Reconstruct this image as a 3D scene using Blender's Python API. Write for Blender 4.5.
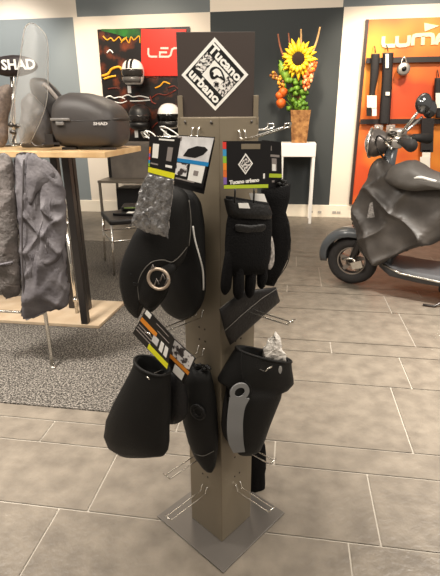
import bpy, math, random
from mathutils import Vector, Matrix, noise
from math import sin, cos, pi, radians, sqrt, atan2
random.seed(7)
for o in list(bpy.data.objects): bpy.data.objects.remove(o)
SC = bpy.context.scene
COL = SC.collection

# ---------------------------------------------------------------- camera
CH = 1.4; FP = 466.0
PH, TH, RO = radians(8.6), radians(20.7), radians(.4)
CF = Vector((-sin(PH)*cos(TH), cos(PH)*cos(TH), -sin(TH)))
_r0 = Vector((cos(PH), sin(PH), 0)); _u0 = _r0.cross(CF)
CR = _r0*cos(RO) - _u0*sin(RO); CU = _u0*cos(RO) + _r0*sin(RO)
CP = Vector((0, 0, CH))
cam = bpy.data.objects.new('camera', bpy.data.cameras.new('camera'))
COL.objects.link(cam)
cam.data.sensor_fit = 'VERTICAL'; cam.data.sensor_height = 24; cam.data.lens = FP/576*24
cam.data.clip_start = .02
m = Matrix((CR, CU, -CF)).transposed().to_4x4(); m.translation = CP
cam.matrix_world = m
SC.camera = cam

# ---------------------------------------------------------------- world, lights, exposure
SC.view_settings.view_transform = 'Standard'; SC.view_settings.look = 'None'
SC.view_settings.exposure = 0.3; SC.view_settings.gamma = 1.0
w = bpy.data.worlds.new('world'); SC.world = w; w.use_nodes = True
w.node_tree.nodes['Background'].inputs[0].default_value = (1.0, .90, .78, 1)
w.node_tree.nodes['Background'].inputs[1].default_value = .30
WARM = (1.0, .86, .68)
def spot(name, loc, target, power, angle, blend=.7, radius=.12, color=WARM):
    l = bpy.data.lights.new(name, 'SPOT'); l.energy = power; l.spot_size = radians(angle)
    l.spot_blend = blend; l.shadow_soft_size = radius; l.color = color
    o = bpy.data.objects.new(name, l); COL.objects.link(o); o.location = loc
    o.rotation_euler = (Vector(target)-Vector(loc)).to_track_quat('-Z', 'Y').to_euler()
def area(name, loc, target, power, size, color=WARM):
    l = bpy.data.lights.new(name, 'AREA'); l.energy = power; l.size = size; l.color = color
    o = bpy.data.objects.new(name, l); COL.objects.link(o); o.location = loc
    o.rotation_euler = (Vector(target)-Vector(loc)).to_track_quat('-Z', 'Y').to_euler()
STANDL = (1, .91, .79)
area('overhead_light', (-.9, .6, 3.1), (-.3, 1.4, .8), 34, .7, STANDL)
area('overhead_light', (.8, .2, 3.1), (-.1, 1.4, .8), 34, .7, STANDL)
area('overhead_light', (-2.0, 1.5, 3.2), (-2.0, 2.4, 0), 62, .8, (1, .93, .84))  # added fill over the left side, no known lamp there
area('overhead_light', (1.7, 2.2, 3.2), (1.4, 3.0, 0), 66, .8, (1, .93, .84))  # added fill over the right side, likewise no known lamp
area('overhead_light', (-1.0, 4.6, 3.2), (-1.0, 5.2, 0), 32, 1.2)
NEUT = (1, .94, .86)
spot('added_side_spot', (-1.75, 1.3, 3.2), (-1.75, 1.75, 0), 640, 56, .9, .2, NEUT)  # added spot that only brightens the left floor
spot('added_side_spot', (1.5, 2.1, 3.2), (1.5, 2.4, 0), 950, 66, .9, .2, NEUT)  # added spot that only brightens the right floor
spot('wall_wash', (-2.75, 5.7, 3.2), (-2.78, 6.66, 1.7), 100, 55)
spot('wall_wash', (-3.9, 5.2, 3.2), (-3.8, 6.66, 1.7), 190, 70, .7, .12, NEUT)  # extra light added to lift the left wall field
spot('wall_wash', (.72, 5.7, 3.2), (.68, 6.66, 1.5), 150, 55)
spot('wall_wash', (-1.9, 5.0, 3.2), (-1.9, 6.66, 1.8), 130, 60)
spot('wall_wash', (1.45, 5.0, 3.2), (1.35, 6.66, 1.7), 220, 62)
spot('wall_wash', (-.2, 4.9, 3.2), (.1, 6.3, 1.5), 260, 40)

# ---------------------------------------------------------------- pixel to place
def ray(px, py): return CF + CR*((px-220)/FP) - CU*((py-288)/FP)
def atY(px, py, Y):
    d = ray(px, py); return CP + d*(Y/d.y)
def fl(px, py, z=0.0):
    d = ray(px, py); return CP + d*((z-CH)/d.z)
# stand frame: u to the right, v away from the viewer
SO = Vector((-.197, 1.292, 0)); SA = radians(10)
SX = Vector((cos(SA), sin(SA), 0)); SY = Vector((-sin(SA), cos(SA), 0))
def S(u, v, z): return SO + SX*u + SY*v + Vector((0, 0, z))
class Plane:
    """vertical plane through stand point (u,v) facing direction angle (deg, 0 = toward viewer, + = right)"""
    def __init__(s, u, v, ang):
        a = radians(ang)
        s.n = SX*sin(a) - SY*cos(a); s.s = SX*cos(a) + SY*sin(a); s.o = S(u, v, 0); s.up = Vector((0,0,1))
    def __call__(s, px, py, off=0.0):
        d = ray(px, py); t = ((s.o-CP).dot(s.n)+off)/d.dot(s.n); return CP + d*t
class WPlane(Plane):
    """vertical plane of constant world y facing the viewer, optionally turned"""
    def __init__(s, x, y, ang=0):
        a = radians(ang)
        s.n = Vector((sin(a), -cos(a), 0)); s.s = Vector((cos(a), sin(a), 0)); s.o = Vector((x, y, 0)); s.up = Vector((0,0,1))

# ---------------------------------------------------------------- materials
def lin(c): return tuple((v/255/12.92 if v/255 <= .04045 else ((v/255+.055)/1.055)**2.4) for v in c)
MATS = {}
def mat(name, rgb, rough=.6, metal=0.0, noise_amt=0.0, nscale=20, bump=0.0, bscale=200, rgb2=None, spec=.5, coat=0, sheen=0,
        trans=0, ior=1.45, emit=None, lo=.35, hi=.65, detail=6):
    if name in MATS: return MATS[name]
    M = bpy.data.materials.new(name); M.use_nodes = True; MATS[name] = M
    nt = M.node_tree; b = nt.nodes['Principled BSDF']
    c = lin(rgb)
    b.inputs['Base Color'].default_value = (*c, 1); b.inputs['Roughness'].default_value = rough
    b.inputs['Metallic'].default_value = metal; b.inputs['Specular IOR Level'].default_value = spec
    b.inputs['Coat Weight'].default_value = coat; b.inputs['Sheen Weight'].default_value = sheen
    b.inputs['Transmission Weight'].default_value = trans; b.inputs['IOR'].default_value = ior
    tc = nt.nodes.new('ShaderNodeTexCoord')
    if rgb2 is None and noise_amt: rgb2 = tuple(max(0, v*(1-noise_amt)) for v in rgb)
    if rgb2 is not None:
        n = nt.nodes.new('ShaderNodeTexNoise'); n.inputs['Scale'].default_value = nscale; n.inputs['Detail'].default_value = detail
        nt.links.new(tc.outputs['Object'], n.inputs['Vector'])
        r = nt.nodes.new('ShaderNodeValToRGB'); r.color_ramp.elements[0].position = lo; r.color_ramp.elements[1].position = hi
        r.color_ramp.elements[0].color = (*c, 1); r.color_ramp.elements[1].color = (*lin(rgb2), 1)
        nt.links.new(n.outputs['Fac'], r.inputs['Fac']); nt.links.new(r.outputs['Color'], b.inputs['Base Color'])
    if bump:
        n = nt.nodes.new('ShaderNodeTexNoise'); n.inputs['Scale'].default_value = bscale; n.inputs['Detail'].default_value = 4
        nt.links.new(tc.outputs['Object'], n.inputs['Vector'])
        bp = nt.nodes.new('ShaderNodeBump'); bp.inputs['Strength'].default_value = bump; bp.inputs['Distance'].default_value = .01
        nt.links.new(n.outputs['Fac'], bp.inputs['Height']); nt.links.new(bp.outputs['Normal'], b.inputs['Normal'])
    if emit:
        b.inputs['Emission Color'].default_value = (*lin(emit[0]), 1); b.inputs['Emission Strength'].default_value = emit[1]
    return M
WHITE = mat('white_print', (240, 238, 232), .5)
BLACK = mat('black_print', (16, 15, 15), .45)
CARD = mat('black_card', (19, 17, 18), .35, spec=.5)
NEO = mat('black_neoprene', (16, 15, 14), .6, bump=.25, bscale=500, spec=.35)
NEOI = mat('neoprene_lining', (15, 15, 15), .95)
FAB = mat('black_glove_fabric', (11, 10, 11), .85, bump=.5, bscale=260, spec=.2)
LEA = mat('black_leather', (15, 14, 14), .5, bump=.3, bscale=180)
NYL = mat('black_nylon', (20, 18, 19), .6, bump=.3, bscale=150)
CHR = mat('chrome', (232, 228, 220), .22, 1.0)
SEAM = mat('grey_stitching', (110, 106, 100), .7)
PIPE = mat('reflective_piping', (205, 202, 196), .35)
GRY = mat('grey_rubber', (128, 128, 128), .6)
RED = mat('red_print', (205, 42, 24), .5)
ORG = mat('orange_print', (226, 140, 40), .5); YEL = mat('yellow_print', (226, 222, 30), .5)
LIME = mat('lime_print', (180, 200, 50), .5); BLU = mat('blue_print', (30, 130, 190), .5)
GRYP = mat('grey_print', (140, 132, 128), .5)
SIGNB = mat('dark_brown_board', (64, 55, 51), .5)
POSTM = mat('taupe_powder_coat', (128, 117, 99), .42, .15, bump=.05, bscale=900)
BASEM = mat('grey_steel_plate', (98, 93, 88), .4, .45, bump=.04, bscale=500)

# ---------------------------------------------------------------- mesh kit
class MB:
    def __init__(s): s.v = []; s.f = []; s.m = []; s.sm = []
    def add(s, vs, fs, mi=0, smooth=True):
        b = len(s.v); s.v += [Vector(x) for x in vs]
        for f in fs: s.f.append([i+b for i in f]); s.m.append(mi); s.sm.append(smooth)
        return s
    def box(s, c, size, mi=0, X=(1,0,0), Y=(0,1,0), Z=(0,0,1)):
        c = Vector(c); X, Y, Z = Vector(X)*size[0]/2, Vector(Y)*size[1]/2, Vector(Z)*size[2]/2
        vs = [c+X*i+Y*j+Z*k for i in (-1,1) for j in (-1,1) for k in (-1,1)]
        return s.add(vs, [(0,1,3,2),(4,6,7,5),(0,4,5,1),(2,3,7,6),(0,2,6,4),(1,5,7,3)], mi, False)
    def bb(s, x0, x1, y0, y1, z0, z1, mi=0):
        return s.box(((x0+x1)/2,(y0+y1)/2,(z0+z1)/2), (x1-x0,y1-y0,z1-z0), mi)
    def prism(s, pts, vec, mi=0, smooth=False):
        """solid from a planar outline, swept by vec"""
        n = len(pts); vec = Vector(vec); pts = [Vector(p) for p in pts]
        vs = pts + [p+vec for p in pts]
        fs = [tuple(range(n)), tuple(range(2*n-1, n-1, -1))] + [(i, i+n, (i+1) % n+n, (i+1) % n) for i in range(n)]
        return s.add(vs, fs, mi, smooth)
    def ring(s, outer, inner, vec, mi=0):
        """flat ring: two equal-length outlines swept by vec"""
        n = len(outer); vec = Vector(vec)
        vs = list(outer)+list(inner)+[Vector(p)+vec for p in outer]+[Vector(p)+vec for p in inner]
        fs = []
        for i in range(n):
            j = (i+1) % n
            fs += [(i,j,n+j,n+i), (2*n+i,3*n+i,3*n+j,2*n+j), (i,2*n+i,2*n+j,j), (n+i,n+j,3*n+j,3*n+i)]
        return s.add(vs, fs, mi, False)
    def loft(s, rings, mi=0, cap0=True, cap1=True, smooth=True):
        n = len(rings[0]); vs = [p for r in rings for p in r]; fs = []
        for k in range(len(rings)-1):
            for i in range(n):
                j = (i+1) % n; fs.append((k*n+i, k*n+j, (k+1)*n+j, (k+1)*n+i))
        if cap0: fs.append(tuple(range(n-1, -1, -1)))
        if cap1: fs.append(tuple(range((len(rings)-1)*n, len(rings)*n)))
        return s.add(vs, fs, mi, smooth)
    def tube(s, pts, r, n=8, mi=0, closed=False):
        pts = [Vector(p) for p in pts]; N = len(pts)
        rr = r if isinstance(r, (list, tuple)) else [r]*N
        rings = []; prev = None
        for i, p in enumerate(pts):
            a = pts[(i-1) % N] if (closed or i > 0) else p; b = pts[(i+1) % N] if (closed or i < N-1) else p
            t = (b-a).normalized()
            if prev is None: prev = t.orthogonal().normalized()
            x = (prev - t*prev.dot(t)); x = x.normalized() if x.length > 1e-6 else t.orthogonal().normalized()
            prev = x; y = t.cross(x)
            rings.append([p + (x*cos(2*pi*k/n)+y*sin(2*pi*k/n))*rr[i] for k in range(n)])
        if closed: rings.append(rings[0]); return s.loft(rings, mi, False, False)
        return s.loft(rings, mi)
    def ell(s, c, rx, ry, rz, X=(1,0,0), Y=(0,1,0), Z=(0,0,1), nu=16, nv=10, mi=0, v0=-pi/2, v1=pi/2):
        c, X, Y, Z = Vector(c), Vector(X), Vector(Y), Vector(Z)
        rings = []
        for k in range(nv+1):
            t = v0+(v1-v0)*k/nv; q = max(cos(t), .02)
            rings.append([c + X*rx*q*cos(2*pi*i/nu)+Y*ry*q*sin(2*pi*i/nu)+Z*rz*sin(t) for i in range(nu)])
        return s.loft(rings, mi)
    def lathe(s, c, prof, n=20, X=(1,0,0), Y=(0,1,0), Z=(0,0,1), mi=0, cap=True):
        c, X, Y, Z = Vector(c), Vector(X), Vector(Y), Vector(Z)
        return s.loft([[c+Z*z+(X*cos(2*pi*i/n)+Y*sin(2*pi*i/n))*max(r, .0005) for i in range(n)] for r, z in prof], mi, cap, cap)
    def noise(s, amt, scale, seed=0):
        for v in s.v:
            v += noise.noise_vector(v*scale+Vector((seed*7.3, seed*3.1, 0)))*amt
        return s
    def build(s, name, mats, parent=None, bevel=0, sub=0, flat=False):
        me = bpy.data.meshes.new(name)
        off = Vector((0,0,0)); p = parent
        while p is not None: off += p.location; p = p.parent
        me.from_pydata([v-off for v in s.v], [], s.f)
        for q in (mats if isinstance(mats, (list, tuple)) else [mats]): me.materials.append(q)
        for pl, mi, sm in zip(me.polygons, s.m, s.sm):
            pl.material_index = mi; pl.use_smooth = sm and not flat
        import bmesh
        b = bmesh.new(); b.from_mesh(me); bmesh.ops.recalc_face_normals(b, faces=b.faces); b.to_mesh(me); b.free()
        me.update()
        o = bpy.data.objects.new(name, me); COL.objects.link(o)
        if parent is not None: o.parent = parent
        if bevel:
            md = o.modifiers.new('bevel', 'BEVEL'); md.width = bevel; md.segments = 2; md.limit_method = 'ANGLE'
        if sub:
            md = o.modifiers.new('sub', 'SUBSURF'); md.levels = sub; md.render_levels = sub
        return o
def tag(o, label, cat, group=None):
    o['label'] = label; o['category'] = cat
    if group: o['group'] = group
    return o
def thing(name, label, cat, loc, group=None):
    o = bpy.data.objects.new(name, None); COL.objects.link(o); o.location = loc; o.empty_display_size = .05
    return tag(o, label, cat, group)
def struct(o): o['kind'] = 'structure'; return o
def smoothline(pts, n=8, closed=False):
    """Catmull-Rom through points (tuples or vectors)"""
    P = [Vector(p) for p in pts]; N = len(P); out = []
    rng = range(N) if closed else range(N-1)
    for i in rng:
        if closed: a, b, c, d = P[(i-1) % N], P[i], P[(i+1) % N], P[(i+2) % N]
        else: a, b, c, d = P[max(i-1, 0)], P[i], P[i+1], P[min(i+2, N-1)]
        for k in range(n):
            t = k/n
            out.append(.5*((2*b)+(c-a)*t+(2*a-5*b+4*c-d)*t*t+(3*b-a-3*c+d)*t**3))
    if not closed: out.append(P[-1])
    return out
def puff(mb, pl, outline, thick, center=None, off=0.0, K=7, n=5, power=2.0, mi=0, smooth=True, back=1.0):
    """cushion-shaped solid with the given outline on plane pl"""
    o2 = [(p[0], p[1], 0) for p in outline]
    o2 = smoothline(o2, n, True) if smooth else [Vector(p) for p in o2]
    if center is None:
        center = (sum(p.x for p in o2)/len(o2), sum(p.y for p in o2)/len(o2))
    b = [pl(p.x, p.y, off) for p in o2]; c = pl(center[0], center[1], off)
    rings = []
    rs = [1-(i/K)**1.6 for i in range(K)]
    def lay(r, sgn): 
        h = thick*(max(0, 1-r**power))**.5*sgn
        return [c+(q-c)*max(r, .03)+pl.n*h for q in b]
    for r in [.03]+rs[::-1][:-1]: rings.append(lay(r, -back))
    rings.append(lay(1, 0))
    for r in rs[1:]+[.03]: rings.append(lay(r, 1))
    return mb.loft(rings, mi)
def sleeve(mb, pl, secs, open_top=True, n=28, sq=2.0, mi=0, mi_in=1):
    """tube of elliptic sections; each = (left px, right px, depth)"""
    rings = []
    for L, R, d in secs:
        a, b = pl(*L), pl(*R); c = (a+b)/2; h = (b-a)/2; r = []
        for i in range(n):
            t = 2*pi*i/n; ct, st = cos(t), sin(t)
            ex = 2/sq
            r.append(c + h*(abs(ct)**ex*(1 if ct >= 0 else -1)) + pl.n*d*(abs(st)**ex*(1 if st >= 0 else -1)))
        rings.append(r)
    if open_top:
        def shr(r, f, dz):
            c = sum(r, Vector())/len(r); return [c+(p-c)*f+Vector((0,0,dz)) for p in r]
        mb.loft(rings, mi, False, True)
        c1 = rings[0]; inner = [c1, shr(c1, .90, .003), shr(c1, .86, -.004), shr(rings[1], .82, 0), shr(rings[2], .6, 0)]
        mb.loft(inner, mi_in, False, True)
    else: mb.loft(rings, mi)
    return mb
def folds(mb, pl, amp, freq, seed=0, slant=.6):
    """press cloth creases into a draped solid"""
    for v in mb.v:
        r_ = v-pl.o; a_ = r_.dot(pl.s); z_ = v.z; sg = 1 if r_.dot(pl.n) > 0 else -1
        w_ = noise.noise_vector(v*freq*.22+Vector((seed*5.1, 2, seed)))
        f1 = 1-abs(sin(freq*(a_*.8+z_*slant)+3.0*w_.x)); f2 = 1-abs(sin(freq*1.7*(a_*.55-z_*.6)+3.5*w_.y))
        v += pl.n*sg*amp*(f1**2.5*.9+f2**3*.7-.6)
def circ(pl, c, r, n=28, off=0, ry=None):
    o = pl(c[0], c[1], off); ry = ry or r
    return [o+pl.s*r*cos(2*pi*i/n)+pl.up*ry*sin(2*pi*i/n) for i in range(n)]
def ribbon(mb, pts, wd, nrm, th, mi=0, closed=False):
    """flat stroke of constant width with mitred corners"""
    P = [Vector(p) for p in pts]; N = len(P); nrm = nrm.normalized(); rings = []
    for i in range(N):
        a = P[i-1] if i else None; b_ = P[i+1] if i < N-1 else None
        d1 = (P[i]-a).normalized() if a is not None else None; d2 = (b_-P[i]).normalized() if b_ is not None else None
        d1 = d1 or d2; d2 = d2 or d1
        n1 = d1.cross(nrm); n2 = d2.cross(nrm); mm = n1+n2; mm = mm.normalized() if mm.length > 1e-5 else n1
        k = 1/max(.45, mm.dot(n1)); o = mm*wd/2*k
        rings.append([P[i]-o, P[i]+o, P[i]+o+nrm*th, P[i]-o+nrm*th])
    mb.loft(rings, mi, smooth=False)
def quad(mb, pl, pts, off, th=.0006, mi=0):
    return mb.prism([pl(x, y, off) for x, y in pts], pl.n*th, mi)
def frame2d(mb, o, ax, ay, pts, vec, mi=0):
    return mb.prism([o+ax*x+ay*y for x, y in pts], vec, mi)
def text_into(mb, txt, o, ax, ay, size, depth=.001, mi=0, bold=0.0, align='CENTER', xs=1.0, shear=0):
    cu = bpy.data.curves.new('t', 'FONT'); cu.body = txt; cu.size = 1; cu.align_x = align; cu.align_y = 'CENTER'
    cu.offset = bold; cu.extrude = .5; cu.resolution_u = 2; cu.shear = shear
    ob = bpy.data.objects.new('t', cu); COL.objects.link(ob)
    dg = bpy.context.evaluated_depsgraph_get()
    me = bpy.data.meshes.new_from_object(ob.evaluated_get(dg))
    nz = ax.cross(ay)
    mb.add([o+ax*v.co.x*size*xs+ay*v.co.y*size+nz*(v.co.z+.5)*depth for v in me.vertices], [tuple(p.vertices) for p in me.polygons], mi, False)
    bpy.data.objects.remove(ob); bpy.data.curves.remove(cu); bpy.data.meshes.remove(me)
    return mb

# ================================================================ THE ROOM
WY = 6.665
# floor: stone tiles in rows of three heights with pale joints
rows = []; y = 1.254-1.03*3; k = 0
RH = (.347, .155, .527)
while y < 6.9:
    rows.append((y, RH[k % 3], k % 3, k//3)); y += RH[k % 3]; k += 1
fb = MB()
fb.add([(-6, -2, -.004), (5, -2, -.004), (5, 7, -.004), (-6, 7, -.004)], [(0,1,2,3)], 1, False)
LEN = 1.065
for (y0, h, ph, cyc) in rows:
    if cyc == 3: x0 = {0: .366, 1: -.015, 2: .585}[ph]
    elif cyc == 4: x0 = {0: .698, 1: .3, 2: .833}[ph]
    else: x0 = (.37*cyc+.29*ph)
    x = x0-LEN*8
    while x < 5.5:
        g = .0035
        fb.add([(x+g, y0+g, 0), (x+LEN-g, y0+g, 0), (x+LEN-g, y0+h-g, 0), (x+g, y0+h-g, 0)], [(0,1,2,3)], 0, False); x += LEN
TILE = mat('stone_tile', (102, 94, 84), .40, rgb2=(124, 115, 103), nscale=11, bump=.3, bscale=45, lo=.32, hi=.68, detail=12)
GROUT = mat('pale_grout', (168, 160, 148), .8)
struct(fb.build('floor', [TILE, GROUT]))
# back wall: painted chequer fields
WALLW = mat('warm_white_paint', (222, 211, 196), .85, bump=.03, bscale=300)
WALLG = mat('hazed_slate_upper', (108, 114, 116), .8, bump=.03, bscale=300)  # upper fields: dark slate with a pale haze put into the colour
WALLD = mat('dark_slate_paint', (56, 60, 61), .8, bump=.03, bscale=300)
WALLL = mat('hazed_slate_side', (122, 129, 131), .8, bump=.03, bscale=300)  # side fields: same dark slate, lightened by haze mixed into the colour
wb = MB()
def wq(x0, x1, z0, z1, mi): wb.add([(x0, WY, z0), (x1, WY, z0), (x1, WY, z1), (x0, WY, z1)], [(0,1,2,3)], mi, False)
ZB, ZT = 2.584, 3.4
for x0, x1, mi in ((-6, -2.95, 3), (-2.95, -1.11, 0), (-1.11, .545, 2), (.545, 2.4, 0), (2.4, 5, 3)): wq(x0, x1, 0, ZB, mi)
for x0, x1, mi in ((-6, -2.89, 0), (-2.89, -1.11, 1), (-1.11, .53, 0), (.53, 2.4, 1), (2.4, 5, 0)): wq(x0, x1, ZB, ZT, mi)
wb.bb(-6, 5, WY+.001, WY+.12, 0, ZT, 0)
struct(wb.build('wall_back', [WALLW, WALLG, WALLD, WALLL]))
bbm = MB(); bbm.bb(-6, 5, WY-.018, WY-.0005, 0, .172)
struct(bbm.build('baseboard_back', mat('white_skirting', (236, 226, 208), .5), bevel=.004))
sk = MB()
for x in (.30, .42, .62, .68): sk.box((x, WY-.022, .075), (.05, .008, .03))
struct(sk.build('trim_1', mat('socket_grey', (170, 165, 158), .5)))
# carpet under the bar table
cb = MB(); cb.bb(-6, -.262, 1.852, 5.0, 0, .008)
CARP = mat('speckled_carpet', (52, 49, 46), .95, rgb2=(150, 143, 134), nscale=110, bump=.9, bscale=160, lo=.42, hi=.68, detail=3, spec=.1)
tag(cb.build('carpet', CARP), 'dark grey speckled carpet laid over the stone tiles under the table', 'carpet')

# ================================================================ DISPLAY STAND
stand = thing('display_stand', 'tall taupe square display column on a steel base plate with hooks', 'display stand', S(0, 0, 0))
b = MB(); b.prism([S(*p, .001) for p in ((-.236, .012), (0, -.222), (.236, .012), (0, .24))], (0, 0, .005)); b.build('base_plate', BASEM, stand, bevel=.001)
b = MB(); HT = 1.388
D = .108
b.prism([S(*p, .006) for p in ((-D, 0), (0, -D), (D, 0), (0, D))], (0, 0, HT-.006))
b.build('column', POSTM, stand, bevel=.0025)
r2 = .70711
def face_pt(side, s, z, t=0.0):
    """side -1 left face, +1 right face (toward viewer); s along the face from -0.076 to .076, t outwards"""
    n = (SX*side - SY)*r2; a = (SX + SY*side)*r2
    return SO + n*(D*r2+t) + a*s + Vector((0, 0, z))
HOLE = mat('hole_shadow_black', (30, 26, 22), .8)
for sd in (-1, 1):
    for z in (1.31, .955, .80, .76, .545, .42, .33, .25):
        for s in (-.012, .012):
            b = MB(); b.lathe(face_pt(sd, s, z, .0002), [(.003, 0), (.003, .0006)], 10, Vector((0,0,1)), (SX+SY*sd)*r2, (SX*sd-SY)*r2); b.build('peg_hole', HOLE, stand)
    for s in ((-.045, .05) if sd < 0 else (.045,)):
        b = MB(); b.lathe(face_pt(sd, s, 1.376, .0002), [(.004, 0), (.004, .002)], 10, Vector((0,0,1)), (SX+SY*sd)*r2, (SX*sd-SY)*r2); b.build('screw', BASEM, stand)
for sd in (-1, 1):
    b = MB(); b.box(S(sd*.0985, -.004, 1.405), (.013, .006, .07), 0, SX, SY); b.build('upright', POSTM, stand, bevel=.001)
# header panel with the emblem
b = MB(); b.box(S(-.005, .002, 1.4835), (.196, .005, .205), 0, SX, SY); hp = b.build('header_panel', SIGNB, stand, bevel=.001)
hp['label'] = 'dark brown header board with diamond emblem'
em = MB(); EO = S(-.0075, -.001, 1.4885); UZ = Vector((0, 0, 1)); NV = -SY
P_ = (SX - UZ).normalized(); Q_ = (SX + UZ).normalized()     # p runs down-right, q up-right
h = .0605
def sq(x0, x1, y0, y1, lay, mi): frame2d(em, EO+NV*(.0004*lay), P_, Q_, [(x0, y0), (x1, y0), (x1, y1), (x0, y1)], NV*.0004, mi)
sq(-h, h, -h, h, 0, 0)
sq(-h+.0075, h-.0075, -h+.0075, h-.0075, 1, 1)
em_l = []
text_into(em, 'Tucano', EO+NV*.0012+Q_*.0375, P_, Q_, .031, .0005, 0, .04, xs=1.12)
text_into(em, 'urbano', EO+NV*.0012-Q_*.0385, P_, Q_, .031, .0005, 0, .04, xs=1.12)
sq(-.0515, .0515, -.0235, .0235, 2, 2)
sq(-.024, .026, -.0235, .0235, 3, 0)
def blob(pts, lay, mi): frame2d(em, EO+NV*(.0004*lay), SX, UZ, [tuple(p)[:2] for p in smoothline([(x, y, 0) for x, y in pts], 5, True)], NV*.0004, mi)
# toucan-like bird head: dark cap and a big curved bill
blob([(-.014, .004), (-.010, .015), (.003, .019), (.016, .012), (.024, -.004), (.026, -.016), (.018, -.011), (.008, -.006), (-.002, -.010), (-.010, -.008)], 5, 1)
blob([(-.009, .004), (-.005, .010), (.004, .0145), (.013, .009), (.019, -.003), (.021, -.010), (.013, -.006), (.005, .000), (-.002, -.004)], 6, 0)
blob([(-.010, .003), (-.006, .008), (-.003, .003), (-.006, -.002)], 7, 1)
blob([(.012, -.004), (.018, -.004), (.021, -.010), (.014, -.008)], 7, 1)
for dx, dy, r in ((.004, -.022, .009), (.004, -.022, .0055)):
    blob([(dx+r*cos(a*pi/4), dy+r*.8*sin(a*pi/4)) for a in range(8)], 5 if r > .008 else 6, 2 if r > .008 else 1)
for i in range(9):
    a = random.uniform(-.5, .5); x = random.choice((-1, 1))*random.uniform(.028, .046); y = random.uniform(-.02, .02)
    c = (P_*x+Q_*y); cx, cz = c.dot(SX), c.z; l = .008
    blob([(cx-l*cos(a), cz-l*sin(a)), (cx+.003*sin(a), cz+.003*cos(a)), (cx+l*cos(a), cz+l*sin(a)), (cx-.003*sin(a), cz-.003*cos(a))], 4, random.choice((0, 1)))
LEAFP = mat('engraved_leaf_print', (225, 220, 215), .5, rgb2=(35, 32, 32), nscale=190, lo=.46, hi=.54)
eo = em.build('emblem', [WHITE, BLACK, LEAFP], hp)
eo['label'] = 'white diamond emblem with bird and lettering'
# wire hooks
def hook(sd, z, length, rise=.012, s0=0.0, slope=0.0):
    mb = MB(); R = .002
    a = face_pt(sd, s0-.011, z, -.002); n = (SX*sd-SY)*r2; s = (SX+SY*sd)*r2; up = Vector((0,0,1))
    def side(k):
        o = face_pt(sd, s0+k, z, 0)
        return [o-n*.003+up*.016, o+n*.004+up*.018, o+n*.009+up*.010, o+n*.012-up*.002, o+n*.03-up*.002, o+n*(length-.02)+up*slope, o+n*(length-.006)+up*(.003+slope), o+n*length+up*(rise+slope)]
    L = smoothline(side(-.011), 5); Rr = smoothline(side(.011), 5)
    mb.tube(L + Rr[::-1], R, 8)
    return mb.build('display_hook', CHR, stand)
HK = [(-1, .187, .172), (1, .195, .152), (-1, .35, .168), (1, .385, .150), (-1, 1.345, .170), (1, 1.338, .150, .012, 0, .024), (-1, .845, .20), (1, .87, .19), (-1, .72, .215), (1, .70, .12)]
for a in HK: hook(*a)
# hook on the far right face, carrying the second gloves
mb = MB(); n = (SX+SY)*r2; s = (SX-SY)*r2
def far(k, ln=.15, z=1.352): 
    o = SO+n*(D*r2)+s*k+Vector((0,0,z)); return [o-n*.002+UZ*.014, o+n*.006+UZ*.014, o+n*.012, o+n*(ln-.015), o+n*ln+UZ*.014]
mb.tube(smoothline(far(-.011), 5)+smoothline(far(.011), 5)[::-1], .002); mb.build('display_hook', CHR, stand)

# ================================================================ PRODUCTS ON THE STAND
def card(parent, pl, outline, off, prints, name='header_card', th=.0016, base=CARD, label=None):
    """flat printed card; prints = [(points, material)]"""
    mb = MB(); mb.prism([pl(x, y, off) for x, y in outline], pl.n*th, 0)
    ms = [base]
    for i, (pts, mt) in enumerate(prints):
        if mt not in ms: ms.append(mt)
        quad(mb, pl, pts, off+th+.0003*(i % 3), .0004, ms.index(mt))
    o = mb.build(name, ms, parent)
    if label: o['label'] = label
    return o
def rq(x0, y0, x1, y1): return [(x0, y0), (x1, y0), (x1, y1), (x0, y1)]
def lerp(a, b, t): return (a[0]+(b[0]-a[0])*t, a[1]+(b[1]-a[1])*t)
def patch(q, a0, a1, b0, b1):
    """sub-quad of quad q (TL,TR,BR,BL) in its own 0..1 coordinates"""
    def pt(u, v): return lerp(lerp(q[0], q[1], u), lerp(q[3], q[2], u), v)
    return [pt(a0, b0), pt(a1, b0), pt(a1, b1), pt(a0, b1)]

# --- upper left: inner muff with the blue-striped card
PB = Plane(-.085, -.085, -40)
t1 = thing('handlebar_muff', 'black neoprene handlebar muff with pale piping, hanging closest to the column at upper left', 'handlebar muff', PB(183, 190))
mb = MB(); puff(mb, PB, [(176,192),(190,190),(199,200),(203,225),(204,262),(204,297),(196,313),(182,320),(169,314),(160,300),(163,270),(168,225)], .034, (182, 262)).noise(.002, 25)
mb.build('shell', NEO, t1)
mb = MB(); mb.tube([PB(x, y, o) for x, y, o in smoothline([(193,226,.03),(195,240,.03),(200,258,.026),(203,272,.014),(203.5,290,.006)], 5)], .0022, 8); mb.build('piping', PIPE, t1)
PBc = Plane(-.115, -.115, -42)
qB = [(177,135),(215,137),(203,188),(172,180)]
cb_ = card(t1, PBc, [(179,139),(215,140),(204,194),(174,186)], -.004, [], label='black backing card')
PHOTO = mat('product_photo_print', (226, 222, 220), .4, rgb2=(60, 52, 52), nscale=60, lo=.5, hi=.56)
WG = mat('worn_white_print', (228, 226, 226), .4, noise_amt=.12, nscale=30)
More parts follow.
